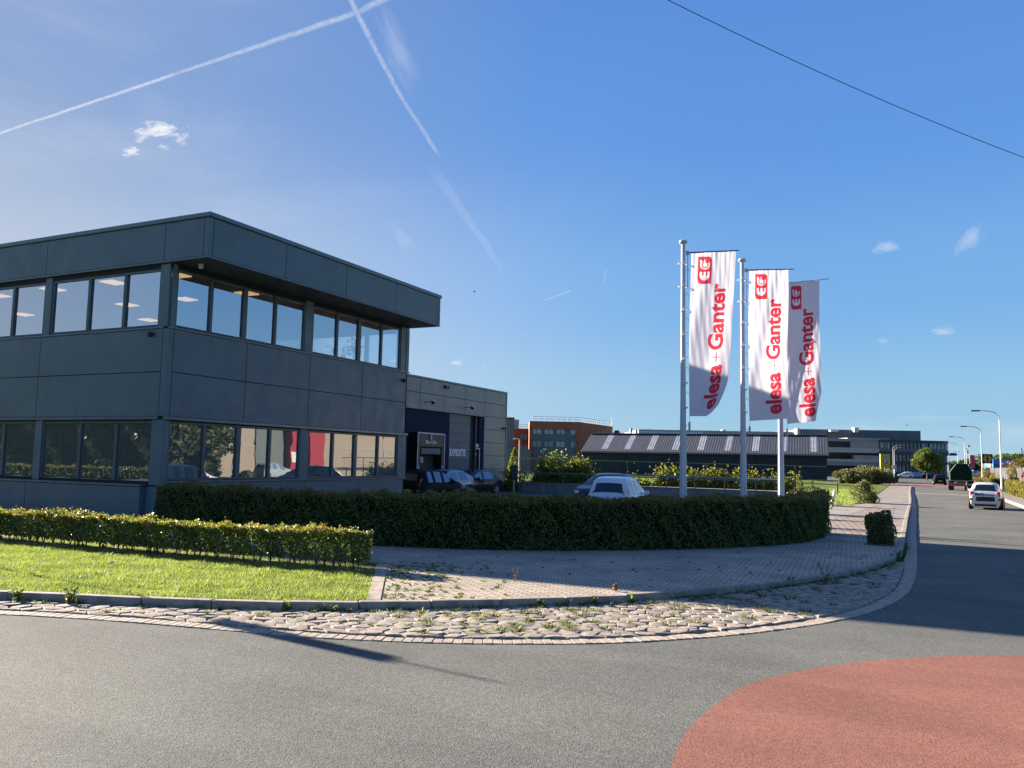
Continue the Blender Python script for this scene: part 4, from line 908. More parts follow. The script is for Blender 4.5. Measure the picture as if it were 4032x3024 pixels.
# ------------------------------------------------------------------ banners
RINGS = (0.925, 0.865)
def banner(px, dep, top, arm_l, yaw, width, drop, u_off, kind, lb, seed, reveal):
    x, y = at(px, dep)
    pl = thing('flagpole', lb[0], 'flagpole', (x, y, 0), 0, 'white flagpoles behind the yew hedge')
    g = MB(); g.lathe([(0.105, 0), (0.105, 1.2), (0.072, 5.0), (0.058, top - 0.05)], 20); g.build('pole', M['pole'], pl, smooth=True)
    g = MB(); g.lathe([(0.04, top - 0.06), (0.11, top - 0.02), (0.125, top + 0.015), (0.11, top + 0.06), (0.05, top + 0.085)], 18); g.build('cap', M['pole'], pl, smooth=True)
    dx, dy = math.cos(yaw), math.sin(yaw)
    az = top - 0.30
    g = MB(); g.tube([(dx * 0.10, dy * 0.10, az - 0.05), (dx * 0.2, dy * 0.2, az), (dx * arm_l, dy * arm_l, az + 0.03)], [0.022, 0.02, 0.014], 8); g.build('banner_arm', M['black'] if kind != 3 else M['steel'], pl)
    g = MB(); g.tube([(dx * 0.13, dy * 0.13, az + 0.02), (dx * 0.13, dy * 0.13, az - 1.05)], 0.012, 6)
    g.box(-0.02 + dx * 0.1, 0.06 + dx * 0.1, -0.02 + dy * 0.1, 0.03 + dy * 0.1, az - 0.07, az + 0.05); g.build('sleeve_rod', M['steel'], pl)
    g = MB()
    def hoop(z, r=0.13, tilt=0.0, cx=-0.02):
        g.tube([(cx + math.cos(a) * r, math.sin(a) * r, z + math.cos(a) * tilt) for a in [k * math.pi / 9 for k in range(19)]], 0.012, 5, cap=False)
    hoop(az - 0.33); hoop(az - 1.02)
    for k in range(5): hoop(az - 1.72 - k * 0.72, 0.10, 0.05, 0.03)
    g.build('ring', M['white'], pl)
    # cloth
    A0 = Vector((dx * u_off, dy * u_off, az - 0.015)); Ud = Vector((dx, dy, 0.02)).normalized(); Nn = Vector((dy, -dx, 0))   # towards the viewer
    rr = random.Random(seed); ph = [rr.uniform(0, 6.28) for _ in range(8)]
    def S(u, v):
        """u across from the pole, v down"""
        k = {1: 0.17, 2: 0.06, 3: 0.09}[kind]
        wsh = 1.0 - k * v ** 1.5
        if kind == 1 and v > 0.72: wsh -= 0.18 * ((v - 0.72) / 0.28) ** 1.5
        amp = 0.012 + 0.034 * v
        n_ = amp * math.sin(u * 7.5 + v * 5 + ph[0]) + 0.045 * v * math.sin(u * 3.2 - v * 8 + ph[1]) + 0.003 * (1 - v) ** 2 * math.sin(u * 62 + ph[2]) + 0.005 * math.sin(u * (13 + 3 * kind) + v * (9 + 4 * kind) + ph[3]) + 0.003 * math.sin(u * 37 - v * 23 + ph[4])
        n_ += 0.10 * math.sin(math.pi * min(1, v * 1.2)) * (u - 0.15) * math.sin(v * 4.2 + ph[5])
        if kind == 3: n_ += 0.16 * u * math.sin(v * 5.5 + 0.6)
        curl = 0
        side = u * width * wsh - 0.035 * math.sin(v * 2.9) - (0.05 * v if kind == 1 else 0)
        dn = v * drop
        if kind == 1: dn -= 0.34 * max(0, (u - 0.55) / 0.45) ** 1.5 * max(0, (v - 0.8) / 0.2) - 0.0
        if kind == 2: side += 0.05 * v * u; dn -= 0.07 * u * v
        if kind == 3:
            side += 0.10 * v * u; dn -= 0.10 * u * v
            f = max(0, (u + v - 1.80) / 0.2); side -= 0.18 * min(f, 1); n_ += 0.22 * math.sin(min(f, 1) * 3.1)
        return A0 + Ud * side + Nn * n_ + Vector((0, 0, -dn))
    def Sn(u, v):
        e = 0.004; a = S(u + e, v) - S(u - e, v); b_ = S(u, v + e) - S(u, v - e); n_ = a.cross(b_).normalized()
        if n_.dot(Nn) < 0: n_ = -n_
        return n_
    fl = thing('banner_flag', lb[1], 'flag', (x, y, 0), 0, 'white banners on the flagpoles')
    nu, nv = 112, 400; g = MB(); vs = []; 
    for j in range(nv + 1):
        for i in range(nu + 1): vs.append(S(i / nu, j / nv))
    fs = [(j * (nu + 1) + i, j * (nu + 1) + i + 1, (j + 1) * (nu + 1) + i + 1, (j + 1) * (nu + 1) + i) for j in range(nv) for i in range(nu)]
    CV, CF = vs, fs; used_cells = np.zeros(len(fs), dtype=np.int8)
    cu_ = (np.arange(nu) + 0.5) / nu; cv_ = (np.arange(nv) + 0.5) / nv; GU, GV = np.meshgrid(cu_, cv_)
    GA = ((1 - GV) * drop).ravel(); GB = ((1 - GU) * width).ravel()
    # print: text coordinates run up the banner (x up, y towards the pole)
    def project(V2, F2, name, m, code, target=None):
        """marks the cells of the cloth covered by the print: the ink is in the cloth"""
        for f in F2:
            P_ = [V2[i] for i in f]
            if len(P_) < 3: continue
            xs_ = [p[0] for p in P_]; ys_ = [p[1] for p in P_]
            sel = np.where((GA >= min(xs_)) & (GA <= max(xs_)) & (GB >= min(ys_)) & (GB <= max(ys_)))[0]
            if not len(sel): continue
            a_, b_ = GA[sel], GB[sel]; ins = np.zeros(len(sel), dtype=bool)
            for k_ in range(len(P_)):
                x1, y1 = P_[k_]; x2, y2 = P_[(k_ + 1) % len(P_)]
                if y1 == y2: continue
                ins ^= ((y1 > b_) != (y2 > b_)) & (a_ < (x2 - x1) * (b_ - y1) / (y2 - y1) + x1)
            used_cells[sel[ins]] = code
    H_ = drop
    yb = 0.20 * width                                         # baseline, from the outer edge
    vs, fs = text_mesh('Ganter', 0.62, 0.019, 1.0, 1.0); xm = max(p[0] for p in vs)
    k = 0.41 * H_ / xm; G0 = 0.395 * H_
    allv = [(G0 + p[0] * k, yb + p[1] * 1.0) for p in vs]; allf = list(fs)
    def joinm(v2, f2):
        b0 = len(allv); allv.extend(v2); allf.extend([tuple(b0 + i for i in f) for f in f2])
    vs, fs = text_mesh('elesa', 0.66, 0.026, 1.0, 1.02); xm = max(p[0] for p in vs); k = 0.275 * H_ / xm
    joinm([(0.035 * H_ + p[0] * k, yb + p[1] * 1.0) for p in vs], fs)
    c0 = G0 - 0.04 * H_; t_ = 0.012
    joinm([(c0 - 0.13, yb + 0.17 - t_), (c0 + 0.13, yb + 0.17 - t_), (c0 + 0.13, yb + 0.17 + t_), (c0 - 0.13, yb + 0.17 + t_)], [(0, 1, 2, 3)])
    joinm([(c0 - t_, yb + 0.04), (c0 + t_, yb + 0.04), (c0 + t_, yb + 0.17 - t_), (c0 - t_, yb + 0.17 - t_)], [(0, 1, 2, 3)])
    joinm([(c0 - t_, yb + 0.17 + t_), (c0 + t_, yb + 0.17 + t_), (c0 + t_, yb + 0.30), (c0 - t_, yb + 0.30)], [(0, 1, 2, 3)])
    project(allv, allf, 'lettering', None, 1)
    # emblem
    ex0, ex1 = 0.805 * H_, 0.975 * H_; ey0, ey1 = 0.525 * width, 0.835 * width; r_ = 0.11
    def rr_poly(x0, x1, y0, y1, radii, n_=7):
        pts_ = []
        for (cx, cy, a0, rd) in ((x1, y1, 0, radii[0]), (x0, y1, 90, radii[1]), (x0, y0, 180, radii[2]), (x1, y0, 270, radii[3])):
            sx = -1 if cx == x1 else 1; sy = -1 if cy == y1 else 1
            if rd < 1e-4: pts_.append((cx, cy)); continue
            for q_ in range(n_ + 1): a_ = rad(a0 + 90 * q_ / n_); pts_.append((cx + sx * rd + rd * math.cos(a_), cy + sy * rd + rd * math.sin(a_)))
        return pts_
    pp = rr_poly(ex0, ex1, ey0, ey1, (0, r_, 0, r_)); project(pp, [tuple(range(len(pp)))], 'emblem', None, 2)
    cy = (ey0 + ey1) / 2; hh = (ey1 - ey0) * 0.36; ec = ex0 + (ex1 - ex0) * 0.33; gc = ex0 + (ex1 - ex0) * 0.70
    V3 = []; F3 = []
    def addp(pl_): 
        b0 = len(V3); V3.extend(pl_); F3.append(tuple(range(b0, b0 + len(pl_))))
    # E: half disc back with three bars
    n_ = 12
    addp([(ec - 0.02 + hh * math.cos(rad(90 + 180 * q_ / n_)), cy + hh * math.sin(rad(90 + 180 * q_ / n_))) for q_ in range(n_ + 1)])
    bt = hh * 0.46
    for o_ in (-hh, -bt / 2, hh - bt): addp([(ec - 0.02, cy + o_), (ec + hh * 0.62, cy + o_), (ec + hh * 0.62, cy + o_ + bt), (ec - 0.02, cy + o_ + bt)])
    # G: ring with a round centre and a foot
    def arc(r0, r1, a0, a1, c=(gc, cy), n_=18):
        for q_ in range(n_):
            u0, u1 = rad(a0 + (a1 - a0) * q_ / n_), rad(a0 + (a1 - a0) * (q_ + 1) / n_)
            addp([(c[0] + r0 * math.cos(u0), c[1] + r0 * math.sin(u0)), (c[0] + r1 * math.cos(u0), c[1] + r1 * math.sin(u0)), (c[0] + r1 * math.cos(u1), c[1] + r1 * math.sin(u1)), (c[0] + r0 * math.cos(u1), c[1] + r0 * math.sin(u1))])
    arc(hh * 0.72, hh, 35, 300); arc(0.0, hh * 0.50, 0, 360)
    addp([(gc + hh * 0.0, cy - hh * 0.02), (gc + hh * 1.05, cy - hh * 0.02), (gc + hh * 1.05, cy + hh * 0.26), (gc + hh * 0.0, cy + hh * 0.26)])
    addp([(gc + hh * 0.36, cy + hh * 0.74), (gc + hh * 1.05, cy + hh * 0.74), (gc + hh * 1.05, cy + hh), (gc + hh * 0.36, cy + hh)])
    project(V3, F3, 'emblem_letters', None, 3)
    V3 = []; F3 = []; arc(0.022, 0.03, 0, 360, (0.80 * H_, 0.50 * width), 14); project(V3, F3, 'registered_mark', None, 1)
    for code, nm, mt in ((0, 'cloth', 'cloth'), (1, 'lettering', 'cloth_red'), (2, 'emblem', 'cloth_red'), (3, 'emblem_letters', 'cloth')):
        idx = np.where(used_cells == code)[0]; vm_ = {}; vv = []; ff = []
        for i_ in idx:
            f_ = []
            for v_ in CF[i_]:
                if v_ not in vm_: vm_[v_] = len(vv); vv.append(CV[v_])
                f_.append(vm_[v_])
            ff.append(f_)
        g = MB(); g.add(vv, ff); co = g.build(nm, M[mt], fl)
        co.data.polygons.foreach_set('use_smooth', [True] * len(co.data.polygons))
    # halyard and weight
    b1 = S(0, 1); g = MB(); g.tube([b1, b1 + Vector((0, 0, -0.16))], 0.005, 5); g.tube([b1 + Vector((0, 0, -0.16)), b1 + Vector((0, 0, -0.42))], [0.028, 0.034], 8); g.tube([(0, 0, b1.z - 0.26), b1 + Vector((0, 0, -0.26))], 0.006, 5)
    g.build('weight', M['steel'], fl)
    g = MB()
    for k_ in range(6):
        v = 0.12 + k_ * 0.15; p_ = S(0.0, v); g.tube([(0.08, 0, p_.z + 0.05), (p_.x * 0.6, p_.y * 0.6, p_.z + 0.1), (p_.x, p_.y, p_.z)], 0.006, 5)
    g.build('clip', M['steel'], fl)
yw = math.atan2(RG.y, RG.x)
banner(2690, 24.0, 8.62, 1.60, yw - 0.17, 1.26, 4.80, 0.235, 1, ('leftmost white flagpole, tallest looking, with a black banner arm', 'leftmost white banner with red lettering and a crumpled lower corner'), 3, 0)
banner(2925, 26.2, 8.66, 1.62, yw - 0.09, 1.23, 4.82, 0.215, 2, ('middle white flagpole of the three behind the hedge', 'middle white banner with red lettering, hanging flat'), 8, 0)
banner(3072, 28.1, 8.66, 1.62, yw - 0.50, 1.10, 4.80, 0.22, 3, ('rightmost white flagpole, its upper part hidden behind the middle banner', 'rightmost white banner with its lower corner folded up, partly behind the middle banner'), 21, 0)
# ------------------------------------------------------------------ cars
def car(label, loc, heading, body, L=3.9, W=1.64, Hh=1.48, top=None, belt=0.93, clear=0.17, wr=0.29, wx=(1.28, -1.25), tail='hatch', group='cars standing in the car park', roofcol=None, rails=False, win=None, wscreen=None, rearw=None, plate=True, detail=True, name='parked_car', cat='car'):
    """forward is +x; top = centre profile [(x,z)] from nose to tail"""
    t = thing(name, label, cat, loc, heading, group)
    hw = W / 2; x0 = L / 2
    T = [Vector(p) for p in top]
    # densify
    pts = []
    for i in range(len(T) - 1):
        n_ = max(1, int((T[i + 1] - T[i]).length / 0.10))
        for k in range(n_): pts.append(T[i].lerp(T[i + 1], k / n_))
    pts.append(T[-1])
    for _ in range(2): pts = [pts[0]] + [(pts[i - 1] + pts[i] * 2 + pts[i + 1]) / 4 for i in range(1, len(pts) - 1)] + [pts[-1]]
    def wid(x):
        u = abs(x) / x0; return hw * (1 - 0.16 * max(0, (u - 0.55) / 0.45) ** 2.2)
    def sec(p):
        x, zt = p.x, p.y; w = wid(x); zb = clear + 0.03
        bl = belt - 0.04 * max(0, x) / x0
        zbelt = min(bl, zt - 0.05); up = zt - zbelt
        wr_ = w * 0.955 - up * 0.30 - 0.02
        zb = min(zb + max(0, (abs(x) - x0 * 0.86)) * 0.5, zt - 0.2)
        return [(0, zb), (w * 0.86, zb), (w * 0.965, zb + 0.10), (w, (zb + zbelt) * 0.5), (w * 0.985, zbelt - 0.09), (w * 0.955, zbelt), (wr_ + 0.01, zt - min(0.10, up * 0.25)), (wr_ * 0.86, zt - 0.022), (wr_ * 0.45, zt - 0.003), (0, zt)], x
    secs = [sec(p) for p in pts]; m = len(secs[0][0]); vs = []; fs = []
    for pr, x in secs:
        for sgn in (1, -1):
            for y, z in pr: vs.append((x, y * sgn, z))
    for i in range(len(secs) - 1):
        for sgn in (0, 1):
            a = i * 2 * m + sgn * m; b = a + 2 * m
            for k in range(m - 1):
                # leave wheel arches open
                cx = (secs[i][1] + secs[i + 1][1]) / 2; cz = (secs[i][0][k][1] + secs[i][0][k + 1][1] + secs[i + 1][0][k][1] + secs[i + 1][0][k + 1][1]) / 4
                f = (a + k, b + k, b + k + 1, a + k + 1)
                fs.append(f if sgn == 0 else f[::-1])
    for i in (0, len(secs) - 1):
        a = i * 2 * m; loop = list(range(a, a + m)) + list(range(a + 2 * m - 2, a + m, -1)); fs.append(tuple(loop if i else loop[::-1]))
    g = MB(); g.add(vs, fs); bo = g.build('body', M[body], t, smooth=True)
    # glass panels follow the body surface
    def lerp(a, b, u): return (a[0] + (b[0] - a[0]) * u, a[1] + (b[1] - a[1]) * u)
    def side_glass(xa, xb, lo=0.05, hi=0.99, slant=(0, 0)):
        for sgn in (1, -1):
            g = MB(); rows = []
            for i, (pr, x) in enumerate(secs):
                if pr[6][1] - pr[5][1] < 0.05: continue
                if min(xa, xb) - 0.001 <= x <= max(xa, xb) + 0.001:
                    a = lerp(pr[5], pr[6], lo); b = lerp(pr[5], pr[6], hi)
                    rows.append(((x + slant[0] * 0, (a[0] + 0.006) * sgn, a[1]), (x, (b[0] + 0.006) * sgn, b[1])))
            for i in range(len(rows) - 1):
                q = [rows[i][0], rows[i + 1][0], rows[i + 1][1], rows[i][1]]
                g.add(q, [(0, 1, 2, 3) if sgn > 0 else (3, 2, 1, 0)])
            if g.v: g.build('side_window', M['carside'], t, smooth=True)
    def top_glass(za, zb_, xr, nm, kk=0.9):
        g = MB(); rows = []
        for pr, x in secs:
            z = pr[9][1]
            if xr[0] <= x <= xr[1] and za <= z <= zb_: rows.append((x, [(y * kk if j < 2 else y, z_) for j, (y, z_) in enumerate((pr[6], pr[7], pr[8], pr[9]))]))
        for i in range(len(rows) - 1):
            dx = rows[i + 1][0] - rows[i][0]; dz = rows[i + 1][1][3][1] - rows[i][1][3][1]; nn = Vector((-dz, dx)).normalized()
            if nn.y < 0: nn = -nn
            if abs(nn.y) < 0.05: nn.x = abs(nn.x) * (1 if x0 * 0 < rows[i][0] else -1)
            for sgn in (1, -1):
                for k in range(3):
                    q = []
                    for (r_, j) in ((rows[i], k), (rows[i], k + 1), (rows[i + 1], k + 1), (rows[i + 1], k)):
                        q.append((r_[0] + nn.x * 0.008, r_[1][j][0] * sgn, r_[1][j][1] + nn.y * 0.008))
                    g.add(q, [(0, 1, 2, 3)])
        if g.v: g.build(nm, M['carglass2'], t, smooth=True)
    for xa, xb in win: side_glass(xa, xb)
    top_glass(*wscreen, 'windscreen'); top_glass(*rearw, 'rear_window', 0.86)
    # wheels
    for x in wx:
        for sgn in (1, -1):
            w = wid(x)
            g = MB(); g.M = Matrix.Translation((x, sgn * (w - 0.02), wr + 0.02)) @ Matrix.Rotation(-sgn * math.pi / 2, 4, 'X'); g.lathe([(wr * 1.20, -0.02), (wr * 1.20, 0.024)], 24); g.build('wheel_arch', M['carin'], t)
            g = MB(); g.M = Matrix.Translation((x, sgn * (w - 0.06), wr)) @ Matrix.Rotation(-sgn * math.pi / 2, 4, 'X')
            g.lathe([(wr * 0.62, -0.12), (wr * 0.94, -0.12), (wr, -0.09), (wr, 0.075), (wr * 0.93, 0.10), (wr * 0.64, 0.10)], 26); wo = g.build('wheel', M['rubber'], t, smooth=True)
            g = MB(); g.M = Matrix.Translation((x, sgn * (w - 0.06), wr)) @ Matrix.Rotation(-sgn * math.pi / 2, 4, 'X')
            for k in range(5):
                a = k * 2 * math.pi / 5; p = [(0.05, -0.04), (wr * 0.64, -0.055), (wr * 0.64, 0.055), (0.05, 0.04)]
                ca, sa = math.cos(a), math.sin(a); g.prism([(u * ca - v * sa, u * sa + v * ca) for u, v in p], 0.085, 0.108)
            g.lathe([(wr * 0.60, 0.09), (wr * 0.65, 0.11), (wr * 0.68, 0.104), (wr * 0.66, 0.08)], 24, mi=None); g.lathe([(0.05, 0.10), (0.04, 0.118)], 10)
            ro = g.build('rim', M['rim'], wo); ro.matrix_parent_inverse = Matrix.Identity(4)
    # mirrors, lights, plates, bumper trim
    mx = max(x for xa in win for x in xa) - 0.12
    for sgn in (1, -1):
        g = MB(); g.M = Matrix.Translation((mx, sgn * (hw * 0.96 + 0.09), belt + 0.05)); g.box(-0.06, 0.06, -0.09, 0.09, -0.06, 0.07); g.build('wing_mirror', M[body if detail else 'black'], t, bevel=0.03)
        g = MB()
        xs_ = T[0].x
        g.M = Matrix.Translation((x0 - 0.16, sgn * wid(x0 - 0.12) * 0.84, belt - 0.25)) @ Matrix.Rotation(sgn * rad(-28), 4, 'Z'); g.box(-0.15, 0.10, -0.10, 0.10, -0.055, 0.06); g.build('headlight', M['head'], t, bevel=0.03)
        zt = belt - 0.10
        g = MB(); yw_ = wid(-x0 + 0.1)
        if tail == 'tall':
            ya, yb_, yc = yw_ - 0.19, yw_ + 0.012, yw_ - 0.06
            g.add([(-x0 + 0.03, sgn * ya, belt - .26), (-x0 + .22, sgn * yb_, belt - .26), (-x0 + .20, sgn * (ya - .02), belt - .26), (-x0 + .20, sgn * (ya - .03), belt + .20), (-x0 + .40, sgn * yc, belt + .20), (-x0 + .36, sgn * (ya - .08), belt + .20), (-x0 + 0.02, sgn * (yb_ - .03), belt - .1), (-x0 + .24, sgn * (yc + .02), belt + .2)], [(0, 6, 7, 3), (6, 1, 4, 7), (0, 1, 6), (3, 7, 4), (2, 0, 3, 5), (1, 2, 5, 4), (0, 2, 1), (3, 4, 5)])
        elif tail == 'slim': g.box(-x0 + 0.0, -x0 + 0.24, sgn * (yw_ - 0.28), sgn * (yw_ + 0.012), belt - 0.14, belt - 0.02)
        else:
            g.box(-x0 + 0.03, -x0 + 0.26, sgn * (yw_ - 0.15), sgn * (yw_ + 0.014), belt - 0.32, belt + 0.02)
        g.build('tail_light', M['tail'], t, bevel=0.035)
    if plate:
        g = MB(); g.box(-x0 - 0.012, -x0 + 0.02, -0.26, 0.26, 0.52, 0.63); g.box(x0 - 0.02, x0 + 0.012, -0.26, 0.26, 0.36, 0.47); g.build('number_plate', M['plate'], t)
    g = MB(); g.box(-x0 - 0.005, -x0 + 0.2, -hw * 0.66, hw * 0.66, clear + 0.02, clear + 0.14); g.box(x0 - 0.2, x0 + 0.005, -hw * 0.6, hw * 0.6, clear + 0.03, clear + 0.2)
    g.build('bumper_trim', M['carin'], t, bevel=0.02)
    g = MB()
    for sgn in (1, -1):
        for x in (wx[0] - 1.15, wx[0] - 2.05):
            if x > wx[1] + 0.1: g.box(x - 0.09, x + 0.09, sgn * (wid(x) * 0.985 - 0.01), sgn * (wid(x) * 0.985 + 0.022), belt - 0.15, belt - 0.11)
    if g.v: g.build('door_handle', M[body], t, bevel=0.008)
    g = MB(); g.box(-x0 + 0.35, x0 - 0.4, -hw * 0.8, hw * 0.8, clear - 0.02, clear + 0.06); g.build('underbody', M['carin'], t)
    return t
M['carside'] = pmat('car_side_window', (0.10, 0.19, 0.29), 0.05, spec=0.9)  # sky reflected in the side glass is painted in as this blue
M['carglass2'] = pmat('car_window', (0.012, 0.022, 0.034), 0.06, spec=0.55)
HATCH = [(1.80, 0.36), (1.83, 0.62), (1.72, 0.82), (1.15, 0.98), (0.95, 1.03), (0.30, 1.42), (0.0, 1.49), (-0.7, 1.53), (-1.34, 1.48), (-1.48, 1.42), (-1.68, 1.00), (-1.77, 0.92), (-1.81, 0.60), (-1.80, 0.36)]
def hatch(label, loc, heading, body, s=1.0, **k):
    return car(label, loc, heading, body, L=3.62, W=1.62, Hh=1.49, top=HATCH, belt=0.90, win=((0.66, 0.02), (-0.07, -0.70), (-0.77, -1.15)), wscreen=(1.04, 1.42, (0.2, 0.95)), rearw=(1.0, 1.39, (-1.7, -1.38)), wx=(1.13, -1.20), wr=0.285, tail='tall', **k)
def lotz(y): return 0.14 + max(0, y - 30) / 16 * 0.19
# near black hatchback beside the office
p = (-20.3, 32.9); hatch('black small hatchback parked beside the office wall, nearest of the dark cars', (p[0], p[1], lotz(p[1])), rad(86), 'carblack')
# silver-blue saloon behind
p = at(1748, 41.8)
car('silver-blue fastback partly hidden between the two dark cars', (p[0], p[1], lotz(p[1])), rad(-94), 'carsilver', L=4.45, W=1.80, top=[(2.22, 0.4), (2.2, 0.66), (1.9, 0.80), (1.0, 0.98), (0.15, 1.38), (-0.3, 1.46), (-1.0, 1.42), (-1.75, 1.12), (-2.12, 1.0), (-2.2, 0.6), (-2.2, 0.38)], belt=0.92, win=((0.5, -0.25), (-0.33, -1.15)), wscreen=(1.02, 1.38, (0.1, 0.95)), rearw=(1.10, 1.40, (-1.78, -1.1)), wx=(1.38, -1.36), wr=0.32, tail='slim')
p = at(1850, 44.0)
car('dark grey fastback saloon with chrome window line, parked at the charging post', (p[0], p[1], lotz(p[1])), rad(-93), 'cargrey', L=4.69, W=1.85, top=[(2.33, 0.42), (2.30, 0.62), (2.0, 0.78), (1.15, 0.95), (0.25, 1.36), (-0.2, 1.43), (-0.9, 1.40), (-1.75, 1.12), (-2.2, 1.02), (-2.32, 0.72), (-2.30, 0.4)], belt=0.90, win=((0.62, -0.18), (-0.26, -1.22)), wscreen=(1.0, 1.35, (0.15, 1.05)), rearw=(1.08, 1.39, (-1.8, -0.95)), wx=(1.44, -1.43), wr=0.335, tail='slim')
p = at(2398, 35.8)
car('dark blue hatchback facing the camera behind the white one', (p[0], p[1], lotz(p[1])), rad(-92), 'carblue', L=4.1, W=1.75, top=[(2.04, 0.4), (2.02, 0.68), (1.75, 0.88), (0.95, 1.02), (0.1, 1.46), (-0.4, 1.52), (-1.2, 1.48), (-1.75, 1.12), (-2.0, 1.0), (-2.04, 0.6), (-2.03, 0.38)], belt=0.98, win=((0.5, -0.22), (-0.3, -1.1)), wscreen=(1.06, 1.44, (0.05, 0.9)), rearw=(1.06, 1.45, (-1.85, -1.1)), wx=(1.27, -1.27), wr=0.31, tail='slim')
p = at(2442, 29.6); hatch('white three-door hatchback seen from behind over the hedge', (p[0], p[1], lotz(p[1])), rad(96), 'carwhite')
# traffic
wcar = car('white hatchback with red tail lights driving away on the near lane', (3.38, 54.2, 0.0), rad(84), 'carwhite', L=3.67, W=1.60, top=[(1.83, 0.4), (1.82, 0.66), (1.62, 0.86), (1.05, 1.0), (0.35, 1.40), (0.0, 1.46), (-0.8, 1.485), (-1.35, 1.44), (-1.50, 1.38), (-1.68, 1.02), (-1.80, 0.96), (-1.84, 0.55), (-1.80, 0.34)], belt=0.97, win=((0.6, -0.05), (-0.13, -0.95)), wscreen=(1.04, 1.42, (0.15, 1.0)), rearw=(1.02, 1.37, (-1.75, -1.45)), wx=(1.18, -1.22), wr=0.30, tail='hatch', group='cars driving along the road', name='moving_car')
g = MB(); g.box(-1.865, -1.80, -0.46, 0.46, 0.46, 0.70); g.build('bumper_insert', M['carin'], wcar, bevel=0.04)
g = MB(); g.box(-1.858, -1.80, -0.42, 0.50, 0.78, 0.83); g.box(-1.855, -1.80, 0.20, 0.48, 0.80, 0.88); g.build('tailgate_stripe', pmat('sticker_blue', (0.02, 0.05, 0.22), 0.4), wcar, bevel=0.01)
g = MB(); g.box(-1.860, -1.80, 0.05, 0.26, 0.83, 0.90); g.tube([(-1.86, 0.3, 0.86), (-1.862, 0.2, 0.95), (-1.855, 0.05, 0.98)], 0.012, 5); g.build('tailgate_sticker', pmat('sticker_green', (0.05, 0.35, 0.12), 0.4), wcar)
g = MB()
for s in (1, -1): g.box(-1.845, -1.78, s * 0.60, s * 0.74, 0.50, 0.62)
g.build('rear_reflector', M['tail'], wcar, bevel=0.02)
g = MB(); g.tube([(-1.2, 0, 1.47), (-1.35, 0, 1.60)], 0.01, 5); g.build('aerial', M['black'], wcar)
p = at(3688, 120)
hatch('black hatchback with red tail lights driving away far down the road', (p[0], p[1], 0.02), rad(92), 'carblack', name='moving_car')
# green skip lorry
p = at(3771, 92)
lor = thing('skip_lorry', 'dark green skip lorry with a slanted green container driving away', 'lorry', (p[0], p[1], 0.0), rad(88))
g = MB(); g.box(-3.6, 3.2, -0.45, 0.45, 0.62, 0.88); g.box(-3.62, -3.5, -1.2, 1.2, 0.45, 0.75); g.box(-3.7, -2.2, -1.22, 1.22, 0.98, 1.06); g.build('chassis', pmat('lorry_grey', (0.09, 0.095, 0.08), 0.7, var=0.2), lor, bevel=0.01)
for x in (-2.6, -1.4, 2.4):
    for s in (1, -1):
        g = MB(); g.M = Matrix.Translation((x, s * 0.95, 0.5)) @ Matrix.Rotation(-s * math.pi / 2, 4, 'X'); g.lathe([(0.25, -0.28), (0.5, -0.28), (0.5, 0.24), (0.3, 0.26)], 18); g.build('wheel', M['rubber'], lor, smooth=True)
g = MB(); g.add([(x, y, z) for x in (-2.6, 1.2) for (y, z) in ((-1.05, 1.1), (0.95, 1.1), (0.98, 1.8), (0.40, 2.72), (-0.70, 2.80), (-1.08, 1.9))], [(5, 4, 3, 2, 1, 0), (6, 7, 8, 9, 10, 11)] + [(i, (i + 1) % 6, 6 + (i + 1) % 6, 6 + i) for i in range(6)]); g.build('container', pmat('lorry_green', (0.007, 0.020, 0.014), 0.95, var=0.4, spec=0.05), lor)
g = MB(); g.tube([(-2.65, 1.02, 1.0), (-2.65, 1.02, 1.95), (-2.65, 0.43, 2.76)], 0.06, 6); g.tube([(-2.65, -1.08, 1.0), (-2.65, -1.1, 2.0), (-2.65, -0.73, 2.84)], 0.05, 6); g.build('lifting_arm', pmat('lorry_light_green', (0.12, 0.22, 0.18), 0.5), lor)
g = MB(); g.box(1.5, 3.4, -1.15, 1.15, 0.8, 2.9); g.build('cab', pmat('cab_green', (0.015, 0.045, 0.03), 0.4), lor, bevel=0.08)
g = MB()
for s in (1, -1): g.box(-3.66, -3.6, s * 0.7, s * 1.1, 0.55, 0.68)
g.build('tail_light', M['tail'], lor)
p = at(3828, 88)
tr = thing('flat_trailer', 'low sand-coloured trailer standing at the roadside beside the lorry', 'trailer', (p[0], p[1], 0.0), rad(88))
g = MB(); g.box(-2.2, 2.2, -0.85, 0.85, 0.62, 0.74); g.box(-2.2, 2.2, -0.85, -0.8, 0.74, 0.98); g.box(-2.2, 2.2, 0.8, 0.85, 0.74, 0.98); g.build('bed', pmat('trailer', (0.22, 0.21, 0.15), 0.8, var=0.2), tr)
for x in (-0.5, 0.5):
    for s in (1, -1):
        g = MB(); g.M = Matrix.Translation((x, s * 0.92, 0.33)) @ Matrix.Rotation(-s * math.pi / 2, 4, 'X'); g.lathe([(0.1, -0.1), (0.33, -0.1), (0.33, 0.1), (0.15, 0.1)], 16); g.build('wheel', M['rubber'], tr, smooth=True)
# cars parked far off by the glass office
for i, (px, dep, b, lb, hd) in enumerate(((3556, 200, 'carwhite', 'white car parked first in the distant row by the glass office', 0), (3588, 203, 'carsilver', 'silver car parked second in the distant row', 20), (3612, 205, 'carblack', 'black car parked between the silver car and the tree in the distance', 40), (3634, 207, 'carblue', 'dark blue car parked last in the distant row, next to the tree trunk', 20))):
    p = at(px, dep); hatch(lb, (p[0], p[1], 0.05), rad(180 + hd), b, group='cars parked by the glass office')

